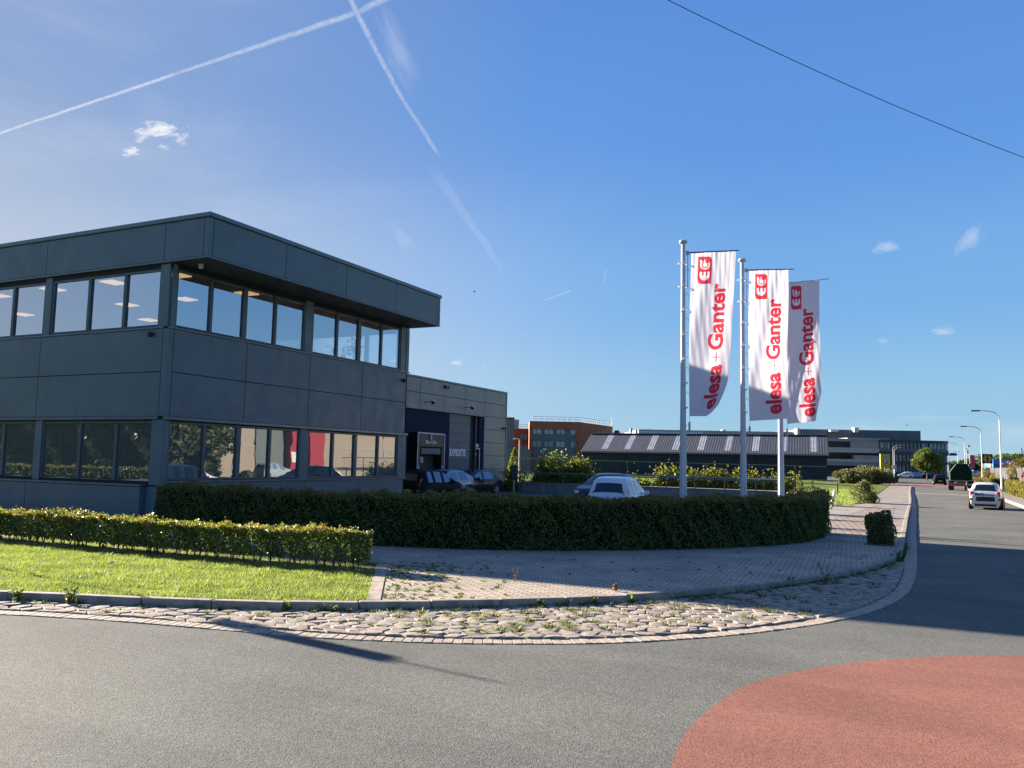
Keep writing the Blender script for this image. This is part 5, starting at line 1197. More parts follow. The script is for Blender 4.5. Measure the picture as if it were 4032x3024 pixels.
t = thing('paper_scrap', 'white scrap of paper lying on the lawn', 'litter', (-12.9, 10.3, PZ + 0.03), 0.4); MB().add([(-.05, -.03, 0), (.05, -.02, .02), (.04, .05, .035), (-.03, .04, .05), (0, 0, .01)], [(0, 1, 4), (1, 2, 4), (2, 3, 4), (3, 0, 4)]).build('paper', M['white'], t)
# ------------------------------------------------------------------ car park edge
A = Vector((-22.4, 45.3)); B = Vector((-6.3, 42.75)); wd = (B - A).normalized(); A2 = A - wd * 14
rw = thing('retaining_wall', 'low concrete wall along the back of the car park', 'wall', (A.x, A.y, 0.3))
g = MB(); wn = Vector((-wd.y, wd.x)); q = [A2, B, B + wn * 1.1, A2 + wn * 1.1]; g.prism([tuple(v) for v in q], 0.0, 0.86); P('wall', g, M['concrete'], rw, bevel=0.015)
g = MB(); q = [A2 - wn * 0.03, B - wn * 0.03 + wd * .03, B + wn * 1.13 + wd * .03, A2 + wn * 1.13]; g.prism([tuple(v) for v in q], 0.862, 0.90); P('wall_cap', g, M['gutter'], rw, bevel=0.01)
hr = thing('handrail', 'galvanised two-bar handrail on the low concrete wall', 'railing', (A.x, A.y, 0.9))
g = MB(); a0 = A2 + wn * 0.12; b0 = B + wn * 0.12
g.tube([(a0.x, a0.y, 1.475), (b0.x, b0.y, 1.475)], 0.028, 8); g.tube([(a0.x, a0.y, 1.38), (b0.x, b0.y, 1.38)], 0.018, 6); P('rail', g, M['galv'], hr)
Lw = (b0 - a0).length; k = 0
while k < Lw:
    q = a0 + wd * k; g = MB(); g.tube([(q.x, q.y, 0.62), (q.x, q.y, 1.45)], 0.024, 6); g.box(q.x - .04, q.x + .04, q.y - .06, q.y + .02, 0.901, 0.92); P('post', g, M['galv'], hr); k += 1.62
# second rail further back on the ramp
hr2 = thing('ramp_handrail', 'thin green handrail behind the concrete wall', 'railing', (A.x, A.y + 1, 0.9))
g = MB(); a1 = A2 + wn * 0.98; b1 = B + wn * 0.98
g.tube([(a1.x, a1.y, 1.50), (b1.x, b1.y, 1.50)], 0.022, 6); g.tube([(a1.x, a1.y, 1.40), (b1.x, b1.y, 1.40)], 0.015, 6)
P('rail', g, M['green_steel'], hr2)
k = 0.8
while k < Lw:
    q = a1 + wd * k; g = MB(); g.tube([(q.x, q.y, 0.9), (q.x, q.y, 1.5)], 0.018, 6); P('post', g, M['green_steel'], hr2); k += 1.9
# green mesh fence
fe = thing('mesh_fence', 'tall green wire mesh fence overgrown with climbers behind the car park', 'fence', (A.x, A.y + 1.6, 0.15))
fa = A2 + wn * 4.0; fb = B + wn * 4.0 + wd * 1.3; Lf = (fb - fa).length
g = MB(); g.tube([(fa.x, fa.y, 2.40), (fb.x, fb.y, 2.16)], 0.022, 6); P('top_rail', g, M['green_steel'], fe)
k = 0
while k <= Lf + .01:
    q = fa + wd * k; zt = 2.40 - 0.24 * k / Lf; g = MB(); g.tube([(q.x, q.y, 0.1), (q.x, q.y, zt + 0.03)], 0.03, 6); P('post', g, M['green_steel'], fe); k += 2.5
mesh = []
k = 0
while k < Lf:
    q = fa + wd * k; zt = 2.38 - 0.24 * k / Lf; e = wd * 0.003; mesh += [(q.x - e.x, q.y - e.y, 0.2), (q.x + e.x, q.y + e.y, 0.2), (q.x + e.x, q.y + e.y, zt), (q.x - e.x, q.y - e.y, zt)]; k += 0.10
for z in np.arange(0.3, 2.1, 0.2): mesh += [(fa.x, fa.y, z), (fb.x, fb.y, z), (fb.x, fb.y, z + 0.006), (fa.x, fa.y, z + 0.006)]
o = np_mesh('wire_mesh', np.array([tuple(v) for v in mesh]), 4, M['green_steel']); o.parent = fe; o.matrix_parent_inverse = Matrix.Translation(-fe.location)
def climber(px0, px1, z1, n_, mat, lb, seed, leaf=0.13, z0=0.2, thick=0.35, clumps=14):
    r = np.random.default_rng(seed); t = thing('climbing_plant', lb, 'climber', (0, 0, 0), 0, 'climbing plants on the mesh fence')
    # clumps along the fence line
    P_ = []
    for i in range(clumps):
        px = r.uniform(px0, px1); dep = 50.6 - (px - 2000) / 1100 * 5.0; c = at(px, dep); h = z0 + (z1 - z0) * r.uniform(0.25, 1.0); zc = r.uniform(z0 + 0.1, h)
        m = n_ // clumps; P_.append(np.column_stack([c[0] + r.normal(0, 0.34, m), c[1] + r.normal(0, thick * 0.5, m), zc + r.normal(0, 0.28, m)]))
        m = n_ // clumps // 3; hh = r.uniform(z0, h, m); P_.append(np.column_stack([c[0] + r.normal(0, 0.10, m) + 0.15 * np.sin(hh * 5), c[1] + r.normal(0, 0.08, m), hh]))
    P_ = np.concatenate(P_); P_ = P_[(P_[:, 2] > 0.1)]
    np_mesh('leaves', leaf_quads(P_, leaf, 0.1, 0.8), 4, M[mat], t)
    g = MB()
    for i in range(clumps):
        px = r.uniform(px0, px1); dep = 50.8 - (px - 2000) / 1100 * 5.0; c = at(px, dep); g.tube([(c[0], c[1], 0.1), (c[0] + .1, c[1], 0.8), (c[0] - .05, c[1], z0 + (z1 - z0) * .6)], 0.015, 5)
    g.build('stem', M['twig'], t)
climber(2115, 2300, 2.62, 9000, 'vine', 'large yellow-green climber topping the fence left of the barn', 31, clumps=30)
climber(2280, 2345, 2.25, 2400, 'vine', 'darker climber clump on the fence beside the large yellow one', 32, clumps=10)
climber(2005, 2040, 1.9, 900, 'vine', 'thin climber on the fence next to the charging post', 33, clumps=5)
climber(2480, 2560, 1.55, 1500, 'vine', 'low climber on the fence behind the blue car', 34, clumps=8)
climber(2590, 2680, 2.0, 2600, 'vine', 'ragged climber on the fence left of the first flagpole', 35, clumps=12)
climber(2690, 2900, 2.15, 5200, 'vine', 'green climber on the fence between the first and middle flagpoles', 36, clumps=22)
climber(2930, 3060, 2.05, 3400, 'vine', 'green climber on the fence between the middle and right flagpoles', 37, clumps=14)
climber(3075, 3120, 2.1, 1200, 'vine', 'climber on the last fence post right of the flagpoles', 38, clumps=6)
climber(2060, 3060, 0.95, 7000, 'bush', 'low rough undergrowth along the foot of the mesh fence', 39, clumps=60)
# charging post
p = at(2031, 44.5); t = thing('charging_post', 'black charging unit on a thin grey post beside the dark saloon', 'charging post', (p[0], p[1], 0.3))
g = MB(); g.tube([(0, 0, 0), (0, 0, 1.0)], 0.045, 10); g.box(-.12, .12, -.1, .1, 0, 0.02); g.build('post', M['steel'], t)
g = MB(); g.M = Matrix.Rotation(yw, 4, 'Z'); g.box(-0.22, 0.22, -0.12, 0.10, 0.85, 1.62); g.build('charger_head', M['black'], t, bevel=0.09, seg=3)
g = MB(); g.M = Matrix.Rotation(yw, 4, 'Z'); g.tube([(0.2, 0, 1.0), (0.45, 0.0, 0.75), (0.35, 0, 0.3), (0.1, -0.05, 0.1), (-0.8, -0.1, 0.03), (-1.6, 0, 0.25)], 0.018, 6); g.build('cable', M['black'], t)
# white stakes and lamp post in the field
p = at(2050, 58); t = thing('park_lamp', 'thin white lamp post with a small curved head behind the fence', 'street lamp', (p[0], p[1], 0.1)); h = zz(2050, 1735, 58)
g = MB(); g.tube([(0, 0, 0), (0, 0, h - 0.1)], [0.06, 0.045], 8); g.build('pole', M['white'], t)
g = MB(); g.tube([(0, 0, h - 0.1), (-0.06, -0.03, h), (-0.2, -0.1, h + 0.02), (-0.42, -0.2, h - 0.02)], 0.04, 8); g.build('lamp_head', M['white'], t)

# shrubs behind the hedge end
def shrub(name, label, px, dep, w, h, n_, mat, leaf, cat='shrub', z0=PZ, group=None, cone=False, seed=0, lumps=9, dy=0):
    r = np.random.default_rng(seed + int(px)); c = at(px, dep); t = thing(name, label, cat, (c[0], c[1] + dy, z0), 0, group)
    P_ = []
    if cone:
        z = h * r.random(n_) ** 1.3; rr = w / 2 * (1 - z / h) ** 0.8 * np.sqrt(r.uniform(0.2, 1, n_)) + 0.02; a = r.uniform(0, 6.283, n_); P_ = np.column_stack([rr * np.cos(a), rr * np.sin(a), z])
    else:
        for i in range(lumps):
            a = r.uniform(0, 6.283); q = r.uniform(0, 0.36) * w; s = w * r.uniform(0.16, 0.30); cz = h * r.uniform(0.10, 0.74); m = n_ // lumps
            v = r.normal(size=(m, 3)); v /= np.linalg.norm(v, axis=1)[:, None]; v *= (s * r.uniform(0.55, 1.08, m) ** 0.6)[:, None]; v[:, 2] *= h / w * 1.1
            P_.append(v + np.array([math.cos(a) * q, math.sin(a) * q, cz]))
        P_ = np.concatenate(P_); P_[:, 2] = np.abs(P_[:, 2])
    np_mesh('foliage', leaf_quads(P_, leaf, 0.1, 0.6), 4, M[mat], t)
    g = MB()
    for i in range(6): a = i; g.tube([(0, 0, 0), (math.cos(a) * w * .1, math.sin(a) * w * .1, h * .35), (math.cos(a) * w * .22, math.sin(a) * w * .22, h * .7)], [0.02, 0.014, 0.006], 5)
    g.build('branches_or_core', M['twig'], t); return t
shrub('young_yew', 'pale upright yew shoot rising behind the right end of the hedge', 3145, 28.5, 0.55, 1.85, 1600, 'bush', 0.06, cone=True, seed=1)
shrub('young_yew', 'shorter orange-tipped yew shoot nearest the hedge corner', 3192, 28.0, 0.40, 1.55, 900, 'bush', 0.05, cone=True, seed=2)
shrub('dark_shrub', 'round dark green shrub just behind the hedge right of the last flagpole', 3215, 36, 1.7, 1.35, 3200, 'dark_tree', 0.09, seed=3)
shrub('dark_shrub', 'small dark shrub close to the foot of the last flagpole', 3115, 33, 1.0, 1.2, 1500, 'dark_tree', 0.08, seed=4)
shrub('wild_bush', 'straggly pale bush standing on the driveway beside the field', 3395, 49.0, 1.75, 1.42, 5200, 'bush', 0.085, seed=5, lumps=14)
shrub('wild_bush', 'low green growth at the foot of the straggly driveway bush', 3432, 48.4, 1.0, 0.7, 1500, 'weed', 0.07, seed=6)
shrub('willow_bush', 'wide grey-green bush left of the yellow pylon', 3425, 112, 6.4, 2.6, 9000, 'bush', 0.24, seed=7, lumps=16)
shrub('willow_bush', 'brownish bush at the right-hand end of the barn', 3325, 108, 3.4, 1.9, 4200, 'bush', 0.22, seed=8)
shrub('dark_shrub', 'dark shrub at the foot of the yellow pylon', 3508, 130, 2.2, 1.6, 3000, 'dark_tree', 0.22, seed=9)
shrub('garden_shrub', 'conifer-like shrub behind the white lamp post', 2032, 62, 1.8, 3.0, 2500, 'vine', 0.15, cone=True, seed=10)
# low field fence
t = thing('field_fence', 'low green rail fence in front of the straggly bush', 'fence', (0, 0, 0)); a = at(3112, 57); b = at(3385, 60)
g = MB(); g.tube([(a[0], a[1], zz(3112, 1899, 57)), (b[0], b[1], zz(3385, 1913, 60))], 0.03, 6); g.build('rail', M['green_steel'], t)
for px, dep in ((3112, 57), (3290, 58.9)):
    c = at(px, dep); g = MB(); g.tube([(c[0], c[1], 0.1), (c[0], c[1], 1.08 if px > 3200 else 1.5)], 0.05, 6); g.build('post', M['green_steel'], t)
c = at(3274, 43); t = thing('marker_post', 'short slanting white marker post at the end of the hedge', 'post', (c[0], c[1], PZ)); g = MB(); g.tube([(-.1, 0, 0), (0.06, 0, 0.78), (0.07, 0, 0.83)], [0.07, 0.07, 0.04], 8); g.build('post', M['white'], t)

# ------------------------------------------------------------------ barn
def Vg(l, d): return (RG.x * l + FG.x * d, RG.y * l + FG.y * d)
barn_l = Vector((0.942, -0.338)); barn_n = Vector((0.338, 0.942))
R0 = Vector((15.2, 154.0)); R1 = Vector((53.2, 140.3)); hwid = 7.4; ez, rz, bz = 4.15, 7.45, 0.2
barn = thing('barn', 'long black corrugated barn with pale rooflight strips', 'barn', (*Vg(35, 145), bz))
def bp(l_, n_, z): q = R0 + barn_l * l_ + barn_n * n_; return (*Vg(q.x, q.y), z)
BL = (R1 - R0).length
M['corr'] = pmat('corrugated_wall', (0.018, 0.028, 0.042), 0.85, var=0.12, vscale=0.5); M['corr_roof'] = pmat('corrugated_roof', (0.034, 0.044, 0.068), 0.85, var=0.15, vscale=0.5); M['rooflight'] = pmat('rooflight', (0.30, 0.30, 0.32), 0.5, var=0.15, vscale=1.0); M['gable'] = pmat('gable_wall', (0.16, 0.16, 0.15), 0.8, var=0.15, vscale=0.6)
g = MB(); step = 0.42; n_ = int(BL / step); vs = []; fs = []
for i in range(n_ * 2 + 1):
    o_ = 0.07 if i % 2 else 0; l_ = i * BL / (n_ * 2); vs += [bp(l_, -hwid + o_, bz), bp(l_, -hwid + o_, ez + 0.1)]
fs = [(2 * i, 2 * i + 2, 2 * i + 3, 2 * i + 1) for i in range(n_ * 2)]; g.add(vs, fs)
g.add([bp(0, hwid, bz), bp(BL, hwid, bz), bp(BL, hwid, ez), bp(0, hwid, ez)], [(0, 1, 2, 3)]); P('wall', g, M['corr'], barn)
g = MB(); e = BL - 0.05
g.add([bp(e, -hwid + .05, bz), bp(e, hwid, bz), bp(e, hwid, ez), bp(e, 0, rz - 0.1), bp(e, -hwid + .05, ez)], [(0, 1, 2, 3, 4)]); g.add([bp(.05, -hwid + .05, bz), bp(.05, hwid, bz), bp(.05, hwid, ez), bp(.05, 0, rz - 0.1), bp(.05, -hwid + .05, ez)], [(4, 3, 2, 1, 0)]); P('gable', g, M['gable'], barn)
ro = MB(); rl = MB(); n2 = n_ * 2; ds = (rz - ez) / hwid
lights = [(px - 2316) / 946.0 for px in (2400, 2497, 2592, 2690, 2792, 2896, 3000, 3108, 3218)]
for i in range(n2):
    l0, l1 = -0.3 + (BL + 0.6) * i / n2, -0.3 + (BL + 0.6) * (i + 1) / n2; z0 = 0.022 if i % 2 else 0.0; z1 = 0.0 if i % 2 else 0.022
    lt = any(abs(((l0 + l1) / 2) / BL - (f * 1.0)) < 0.0135 for f in lights)
    def rq(na, nb, m):
        m.add([bp(l0, na, rz + na * ds + z0), bp(l1, na, rz + na * ds + z1), bp(l1, nb, rz + nb * ds + z1), bp(l0, nb, rz + nb * ds + z0)], [(0, 1, 2, 3)])
    if lt: rq(-hwid - 0.4, -hwid + 1.2, ro); rq(-hwid + 1.2, 0, rl)
    else: rq(-hwid - 0.4, 0, ro)
    ro.add([bp(l0, hwid + .4, rz - hwid * ds - .2), bp(l1, hwid + .4, rz - hwid * ds - .2), bp(l1, 0, rz), bp(l0, 0, rz)], [(0, 1, 2, 3)])
P('roof', ro, M['corr_roof'], barn); P('rooflight', rl, M['rooflight'], barn)
g = MB(); g.tube([bp(-0.3, 0, rz + 0.12), bp(BL + .3, 0, rz + 0.12)], 0.15, 6); g.tube([bp(-0.3, -hwid - .42, ez - .15), bp(BL + .3, -hwid - .42, ez - .15)], 0.12, 6); P('ridge_and_gutter', g, M['corr'], barn)
g = MB(); q = bp(BL, -3.5, bz); g.add([bp(BL + .02, -5.6, bz), bp(BL + .02, -2.6, bz), bp(BL + .02, -2.6, 3.0), bp(BL + .02, -5.6, 3.0)], [(0, 1, 2, 3)]); P('barn_door', g, M['interior_dark'], barn)

# ------------------------------------------------------------------ far buildings, laid out in the camera-facing street grid (l across, d away)
def block(mb, l0, l1, d0, d1, z0, z1, k0=0.0, mi=None):
    """k0: the front recedes by k0 m per m across"""
    c = [Vg(l0, d0), Vg(l1, d0 + k0 * (l1 - l0)), Vg(l1, d1 + k0 * (l1 - l0)), Vg(l0, d1)]
    mb.prism([tuple(q) for q in c], z0, z1, mi)
def lat(px, d): return (px - 2016) / FX * d
M['orange'] = pmat('orange_brick', (0.34, 0.10, 0.048), 0.8, var=0.12, vscale=0.7); M['orange_dark'] = pmat('red_brown_brick', (0.12, 0.032, 0.02), 0.8, var=0.12)
M['greyclad'] = pmat('grey_cladding', (0.135, 0.14, 0.14), 0.6, var=0.1, vscale=0.4); M['tower'] = pmat('tower_grey', (0.12, 0.125, 0.13), 0.6, var=0.08)
M['farglass'] = pmat('far_window', (0.22, 0.27, 0.28), 0.12, spec=0.9, var=0.35, vscale=0.35); M['darkglass'] = pmat('far_dark_window', (0.02, 0.03, 0.035), 0.08, spec=0.9, var=0.3, vscale=0.4); M['blind'] = pmat('blind', (0.30, 0.30, 0.27), 0.7, var=0.1)
d = 200; L0, L1 = lat(2089, d), lat(2284, d); z1 = zz(2180, 1660, d)
ob = thing('brick_office', 'orange brick office block with grey window bands and a roof railing', 'office building', (*Vg(L0, d), 0))
g = MB(); block(g, L0, L0 + 0.8, d, d + 18, 0, z1 - 2.0); block(g, L1 - 0.8, L1, d, d + 18, 0, z1 - 2.0); block(g, L0, L1, d, d + 18, z1 - 1.98, z1)
g.prism([Vg(L1 + .01, d), Vg(27.1, 221), Vg(23, 226), Vg(L1 + .01, 218)], 0, z1 - 0.01); P('wall', g, M['orange'], ob)
g = MB(); g.prism([Vg(L1 + .012, d - .05), Vg(27.15, 221), Vg(27.1, 222), Vg(L1 + .3, 205)], zz(2283, 1713, 200) - 3.5, zz(2283, 1713, 200)); P('side_cladding', g, M['orange'], ob)
g = MB(); block(g, L0 + .82, L1 - .82, d + 0.25, d + 17, 0, z1 - 1.99); P('cladding_band', g, M['greyclad'], ob)
za, zb_ = zz(2180, 1689, d), zz(2180, 1710, d); zc, zd = zz(2180, 1740, d), zz(2180, 1760, d)
for i, (a, b, kind) in enumerate(((2098, 2135, 0), (2145, 2181, 0), (2192, 2228, 0), (2248, 2275, 0))):
    for (u, v) in ((za, zb_), (zc, zd)):
        g = MB(); block(g, lat(a, d), lat(b, d), d + 0.15, d + 0.26, v, u); fo = P('window', g, M['farglass'] if u == za or i > 1 else M['blind'], ob)
        g = MB(); block(g, lat(a, d), lat(a, d) + .18, d + 0.10, d + 0.149, v, u); block(g, lat(a, d) + 1.1, lat(a, d) + 1.22, d + 0.10, d + 0.149, v, u); fr = g.build('window_frame', M['frame']); fr.parent = fo; fr.matrix_parent_inverse = Matrix.Identity(4)
for k in range(4):
    a = 0.42 + k * 0.15; q0 = Vector((L1, 200)).lerp(Vector((27.1, 221)), a); q1 = Vector((L1, 200)).lerp(Vector((27.1, 221)), a + 0.11)
    g = MB(); g.prism([Vg(q0.x + .05, q0.y - .05), Vg(q1.x + .05, q1.y - .05), Vg(q1.x, q1.y + .1), Vg(q0.x, q0.y + .1)], z1 - 4.6, z1 - 2.6); P('window', g, M['darkglass'], ob)
def roofrail(par, pts_, z, h=1.1, step=1.3):
    g = MB()
    for i in range(len(pts_) - 1):
        a = Vector(pts_[i]); b = Vector(pts_[i + 1]); n_ = max(1, int((b - a).length / step))
        for zh in (h, h * 0.5): g.tube([(*Vg(*a), z + zh), (*Vg(*b), z + zh)], 0.05, 4)
        for k in range(n_ + 1): q = a.lerp(b, k / n_); g.tube([(*Vg(*q), z), (*Vg(*q), z + h)], 0.05, 4)
    P('roof_railing', g, M['steel'], par)
roofrail(ob, [(L0 + 0.8, d + .6), (L1, d + .6), (26.6, 221)], z1)
g = MB(); g.tube([(*Vg(26.9, 221), z1), (*Vg(26.9, 221), z1 + 2.4)], 0.08, 4); P('antenna', g, M['steel'], ob)
ob2 = thing('brick_wing', 'darker red-brown brick wing with small windows left of the orange block', 'building', (*Vg(lat(2060, 212), 212), 0)); d = 212
g = MB(); block(g, lat(2028, d), lat(2092, d), d, d + 12, 0, zz(2060, 1688, d)); P('wall', g, M['orange_dark'], ob2)
for u, v in ((1711, 1730), (1752, 1768)):
    for a, b in ((2052, 2064), (2067, 2080)): g = MB(); block(g, lat(a, d), lat(b, d), d - .08, d + .05, zz(2060, v, d), zz(2060, u, d)); P('window', g, M['darkglass'], ob2)
roofrail(ob2, [(lat(2048, d), d + .4), (lat(2088, d), d + .4)], zz(2060, 1688, d))
tw = thing('stair_tower', 'grey stair tower with a strip of glass beside the warehouse', 'tower', (*Vg(lat(2000, 196), 196), 0)); d = 196
g = MB(); block(g, lat(1950, d), lat(2029, d), d, d + 9, 0, zz(2010, 1651, d)); P('wall', g, M['tower'], tw)
g = MB(); block(g, lat(1950, d), lat(2029, d) + .02, d - .02, d + 9.02, zz(2010, 1651, d), zz(2010, 1644, d)); P('roof_edge', g, M['orange_dark'], tw)
g = MB(); block(g, lat(2029.5, d), lat(2047, d), d + 1, d + 6, zz(2040, 1688, d), zz(2040, 1652, d)); P('stair_glazing', g, M['farglass'], tw)
lo = thing('low_link_building', 'low grey building in front of the stair tower', 'building', (*Vg(lat(2040, 185), 185), 0)); d = 188
g = MB(); block(g, lat(1950, d), lat(2095, d), d, d + 6, 0, zz(2040, 1768, d)); P('wall', g, M['greyclad'], lo)
# cream warehouse behind the barn
d = 225; M['cream'] = pmat('cream_panel', (0.36, 0.34, 0.29), 0.6, var=0.05, vscale=0.2); M['darkgrey'] = pmat('dark_grey_panel', (0.10, 0.12, 0.12), 0.55, var=0.08, vscale=0.2)
cw = thing('cream_warehouse', 'cream flat-roofed warehouse showing above the barn roof', 'warehouse', (*Vg(lat(2800, d), d), 0))
g = MB(); block(g, lat(2517, d), lat(3112, d), d, d + 40, 0, zz(2800, 1697, d), -0.05); P('wall', g, M['cream'], cw)
g = MB(); block(g, lat(2517, d), lat(2768, d), d - .3, d + 5, zz(2640, 1707, d), zz(2640, 1701, d), -0.05); P('roof_edge', g, M['white'], cw)
for px, w_, h_, lb in ((2440, 1.5, 1.6, 'dark rooftop vent unit above the left part of the barn'), (2705, 1.2, 1.4, 'dark rooftop vent unit beside the first flagpole')):
    t = thing('roof_vent', lb, 'roof vent', (*Vg(lat(px, d), d + 4), zz(px, 1708, d) - .6), 0, 'rooftop units'); MB().box(-w_ / 2, w_ / 2, -w_ / 2, w_ / 2, 0, h_ * .7).box(-w_ * .35, w_ * .35, -w_ * .35, w_ * .35, h_ * .71, h_).build('housing', M['carin'], t)
for px, tp, lb in ((2482, 1687, 'taller grey flue pipe above the barn'), (2503, 1693, 'shorter grey flue pipe beside the taller one')):
    t = thing('flue_pipe', lb, 'flue', (*Vg(lat(px, d), d - 3), 6), 0, 'flue pipes on the roof'); h = zz(px, tp, d) - 6; g = MB(); g.lathe([(0.22, 0), (0.22, h - 1.2), (0.36, h - 1.1), (0.36, h - .2), (0.2, h)], 10); g.build('pipe', M['steel'], t)
t = thing('roof_aerial', 'spindly white aerial mast above the barn roof', 'aerial', (*Vg(lat(2555, d), d), 6)); g = MB(); h = zz(2555, 1690, d) - 6
g.tube([(0, 0, 0), (0, 0, h)], 0.08, 4)
for k in range(4): z = h - k * 0.55; g.tube([(-1.3 + k * .2, 0, z), (1.6, 0, z)], 0.05, 4)
g.build('mast', M['white'], t)
t = thing('roof_dish', 'white satellite dish on the cream warehouse roof', 'dish', (*Vg(lat(2862, d), d + 3), zz(2862, 1706, d))); g = MB(); g.lathe([(1.2, 0.0), (1.1, 0.5), (0.6, 1.0), (0.1, 1.15)], 14); g.build('dish', M['white'], t, smooth=True)
hw_ = thing('grey_hall', 'long dark grey hall rising behind the barn and the glass office', 'hall', (*Vg(lat(3400, 250), 250), 0)); d = 240
g = MB(); block(g, lat(3146, d), lat(3604, d), d, d + 60, 0, zz(3146, 1690, d), -0.10); P('wall', g, M['darkgrey'], hw_)
g = MB(); block(g, lat(3142, d) - .2, lat(3150, d), d - .5, d + 2, 0, zz(3146, 1688, d)); block(g, lat(3112, d), lat(3142, d) - .2, d + 3, d + 8, 0, zz(3130, 1700, d)); P('corner_panel', g, M['cream'], hw_)
for px, lb, w_, h_ in ((3306, 'pale air handling unit on the dark grey hall', 2.4, 0.6), (3393, 'bright sunlit white box sign on the roof of the dark grey hall', 1.35, 1.5)):
    t = thing('roof_unit', lb, 'roof unit', (*Vg(lat(px, d - 6), d - 2), zz(px, 1700, d - 2) - (0.2 if px < 3350 else 0.4)), yw); MB().box(-w_ / 2, w_ / 2, -1, 1, 0.15, h_).box(-w_ / 2.4, w_ / 2.4, -.8, .8, 0, 0.14).build('housing', M['white'], t, bevel=0.1)
# glass office
go_ = thing('glass_office', 'modern three-storey office with dark glazed ribbons and sand-coloured bands', 'office building', (*Vg(lat(3500, 215), 215), 0)); d = 212
M['sandband'] = pmat('sand_band', (0.42, 0.37, 0.285), 0.6, var=0.05); M['sandwin'] = pmat('screened_window', (0.34, 0.27, 0.21), 0.6, var=0.1, vscale=0.5); M['navyband'] = pmat('navy_band', (0.022, 0.030, 0.055), 0.5)
sl = 0.12
M['bandgrey'] = pmat('pale_grey_band', (0.25, 0.24, 0.22), 0.6, var=0.05)
def ob_(l0px, l1px, y0, y1, m, nm, dd=0.0, dep=20):
    g = MB(); a, b = lat(l0px, d), lat(l1px, d); off_ = sl * (a - lat(3462, d)); z0_, z1_ = zz(3462, y1, d), zz(3462, y0, d); block(g, a, b, d + dd + off_, d + dd + dep + off_, max(0, z0_), z1_, sl); return P(nm, g, m, go_)
ob_(3240, 3462, 1731, 1742, M['bandgrey'], 'roof_edge', -0.1); ob_(3345, 3462, 1742, 1766, M['sandwin'], 'screened_window'); ob_(3240, 3462, 1766, 1785, M['sandband'], 'cladding_band', -0.2)
ob_(3240, 3462, 1785, 1795, M['interior_dark'], 'shadow_gap', 1.0, 8); ob_(3357, 3462, 1795, 1811, M['sandwin'], 'screened_window'); ob_(3240, 3357, 1795, 1811, M['interior_dark'], 'dark_bay', 2.0, 8); ob_(3240, 3462, 1811, 1821, M['sandband'], 'cladding_band', -0.2)  # left end of the lower row is a plain dark block, set back
ob_(3240, 3462, 1821, 1836, M['bandgrey'], 'cladding_band'); ob_(3240, 3462, 1836, 1893, M['interior_dark'], 'ground_floor', 1.5, 8)
ob_(3240, 3345, 1742, 1766, M['interior_dark'], 'dark_bay', 1.0, 8)  # dark block stands in for the shadow across the upper left windows
ob_(3462, 3748, 1731, 1741, M['navyband'], 'roof_edge', -0.5); ob_(3462, 3748, 1741, 1767, M['darkglass'], 'glazing', 0.1); ob_(3462, 3752, 1767, 1778, M['darkgrey'], 'cladding_band', -0.1)
ob_(3462, 3786, 1778, 1788, M['navyband'], 'floor_band', -0.6, 8); ob_(3462, 3748, 1788, 1815, M['darkglass'], 'glazing', 0.1); ob_(3462, 3750, 1815, 1825, M['navyband'], 'floor_band', -0.3); ob_(3462, 3748, 1825, 1872, M['darkglass'], 'glazing', 0.3)
ob_(3462, 3748, 1872, 1893, M['darkgrey'], 'plinth', 0.0)
g = MB(); r_ = random.Random(4)
for (y0, y1) in ((1741, 1767), (1788, 1815), (1825, 1872)):
    px = 3464
    while px < 3748:
        a = lat(px, d); o2 = sl * (a - lat(3462, d)); block(g, a, a + 0.14, d - 0.12 + o2, d + .12 + o2, zz(3462, y1, d), zz(3462, y0, d)); px += 15.8
P('mullion', g, M['frame'], go_)
g = MB()
for y0, y1 in ((1741, 1767),):
    for px in (3466, 3490, 3640, 3672, 3690, 3706, 3722, 3737): a = lat(px, d); o2 = sl * (a - lat(3462, d)); block(g, a + .15, a + 0.85, d + .02 + o2, d + .12 + o2, zz(3462, y1 - 3, d), zz(3462, y0, d) - .05)
for px in (3545, ): a = lat(px, d); o2 = sl * (a - lat(3462, d)); block(g, a, a + .5, d - .02 + o2, d + .12 + o2, zz(3462, 1812, d), zz(3462, 1790, d))
for px in (3522, 3537, 3553): a = lat(px, d); o2 = sl * (a - lat(3462, d)); block(g, a + .2, a + .9, d + .1 + o2, d + .32 + o2, zz(3462, 1858, d), zz(3462, 1836, d))
P('window_blind', g, M['farglass'], go_, split=True)
g = MB(); d_s = d; block(g, lat(3370, d), lat(3540, d), d + 5, d + 12, zz(3462, 1732, d), zz(3462, 1724, d)); P('roof_light', g, M['cream'], go_)
# yellow parking pylon
d = 150; c = Vg(lat(3484, d), d); t = thing('parking_pylon', 'tall yellow sign pylon with a blue P beside the glass office', 'sign', (*c, 0.1), yw)
hh = zz(3484, 1788, d) - 0.1; w_ = 38 / FX * d / 2; M['yellow'] = pmat('sign_yellow', (0.38, 0.31, 0.01), 0.5, var=0.05); M['signblue'] = pmat('sign_blue', (0.03, 0.06, 0.28), 0.5)
MB().box(-w_, w_, -.2, .2, 0, hh).build('panel', M['yellow'], t, bevel=0.02); MB().box(-w_ * .9, w_ * .9, -.22, -.201, hh - .55, hh - .2).build('header', M['farglass'], t)
MB().box(-w_ * .38, w_ * .38, -.22, -.201, hh - 1.75, hh - 1.05).build('parking_board', M['signblue'], t)
vs, fs = text_mesh('P', 0.85, 0.02); g = MB(); g.add([(x - 0.27, -.226, y + hh - 1.7) for x, y in vs], fs); g.build('lettering', M['white'], t)
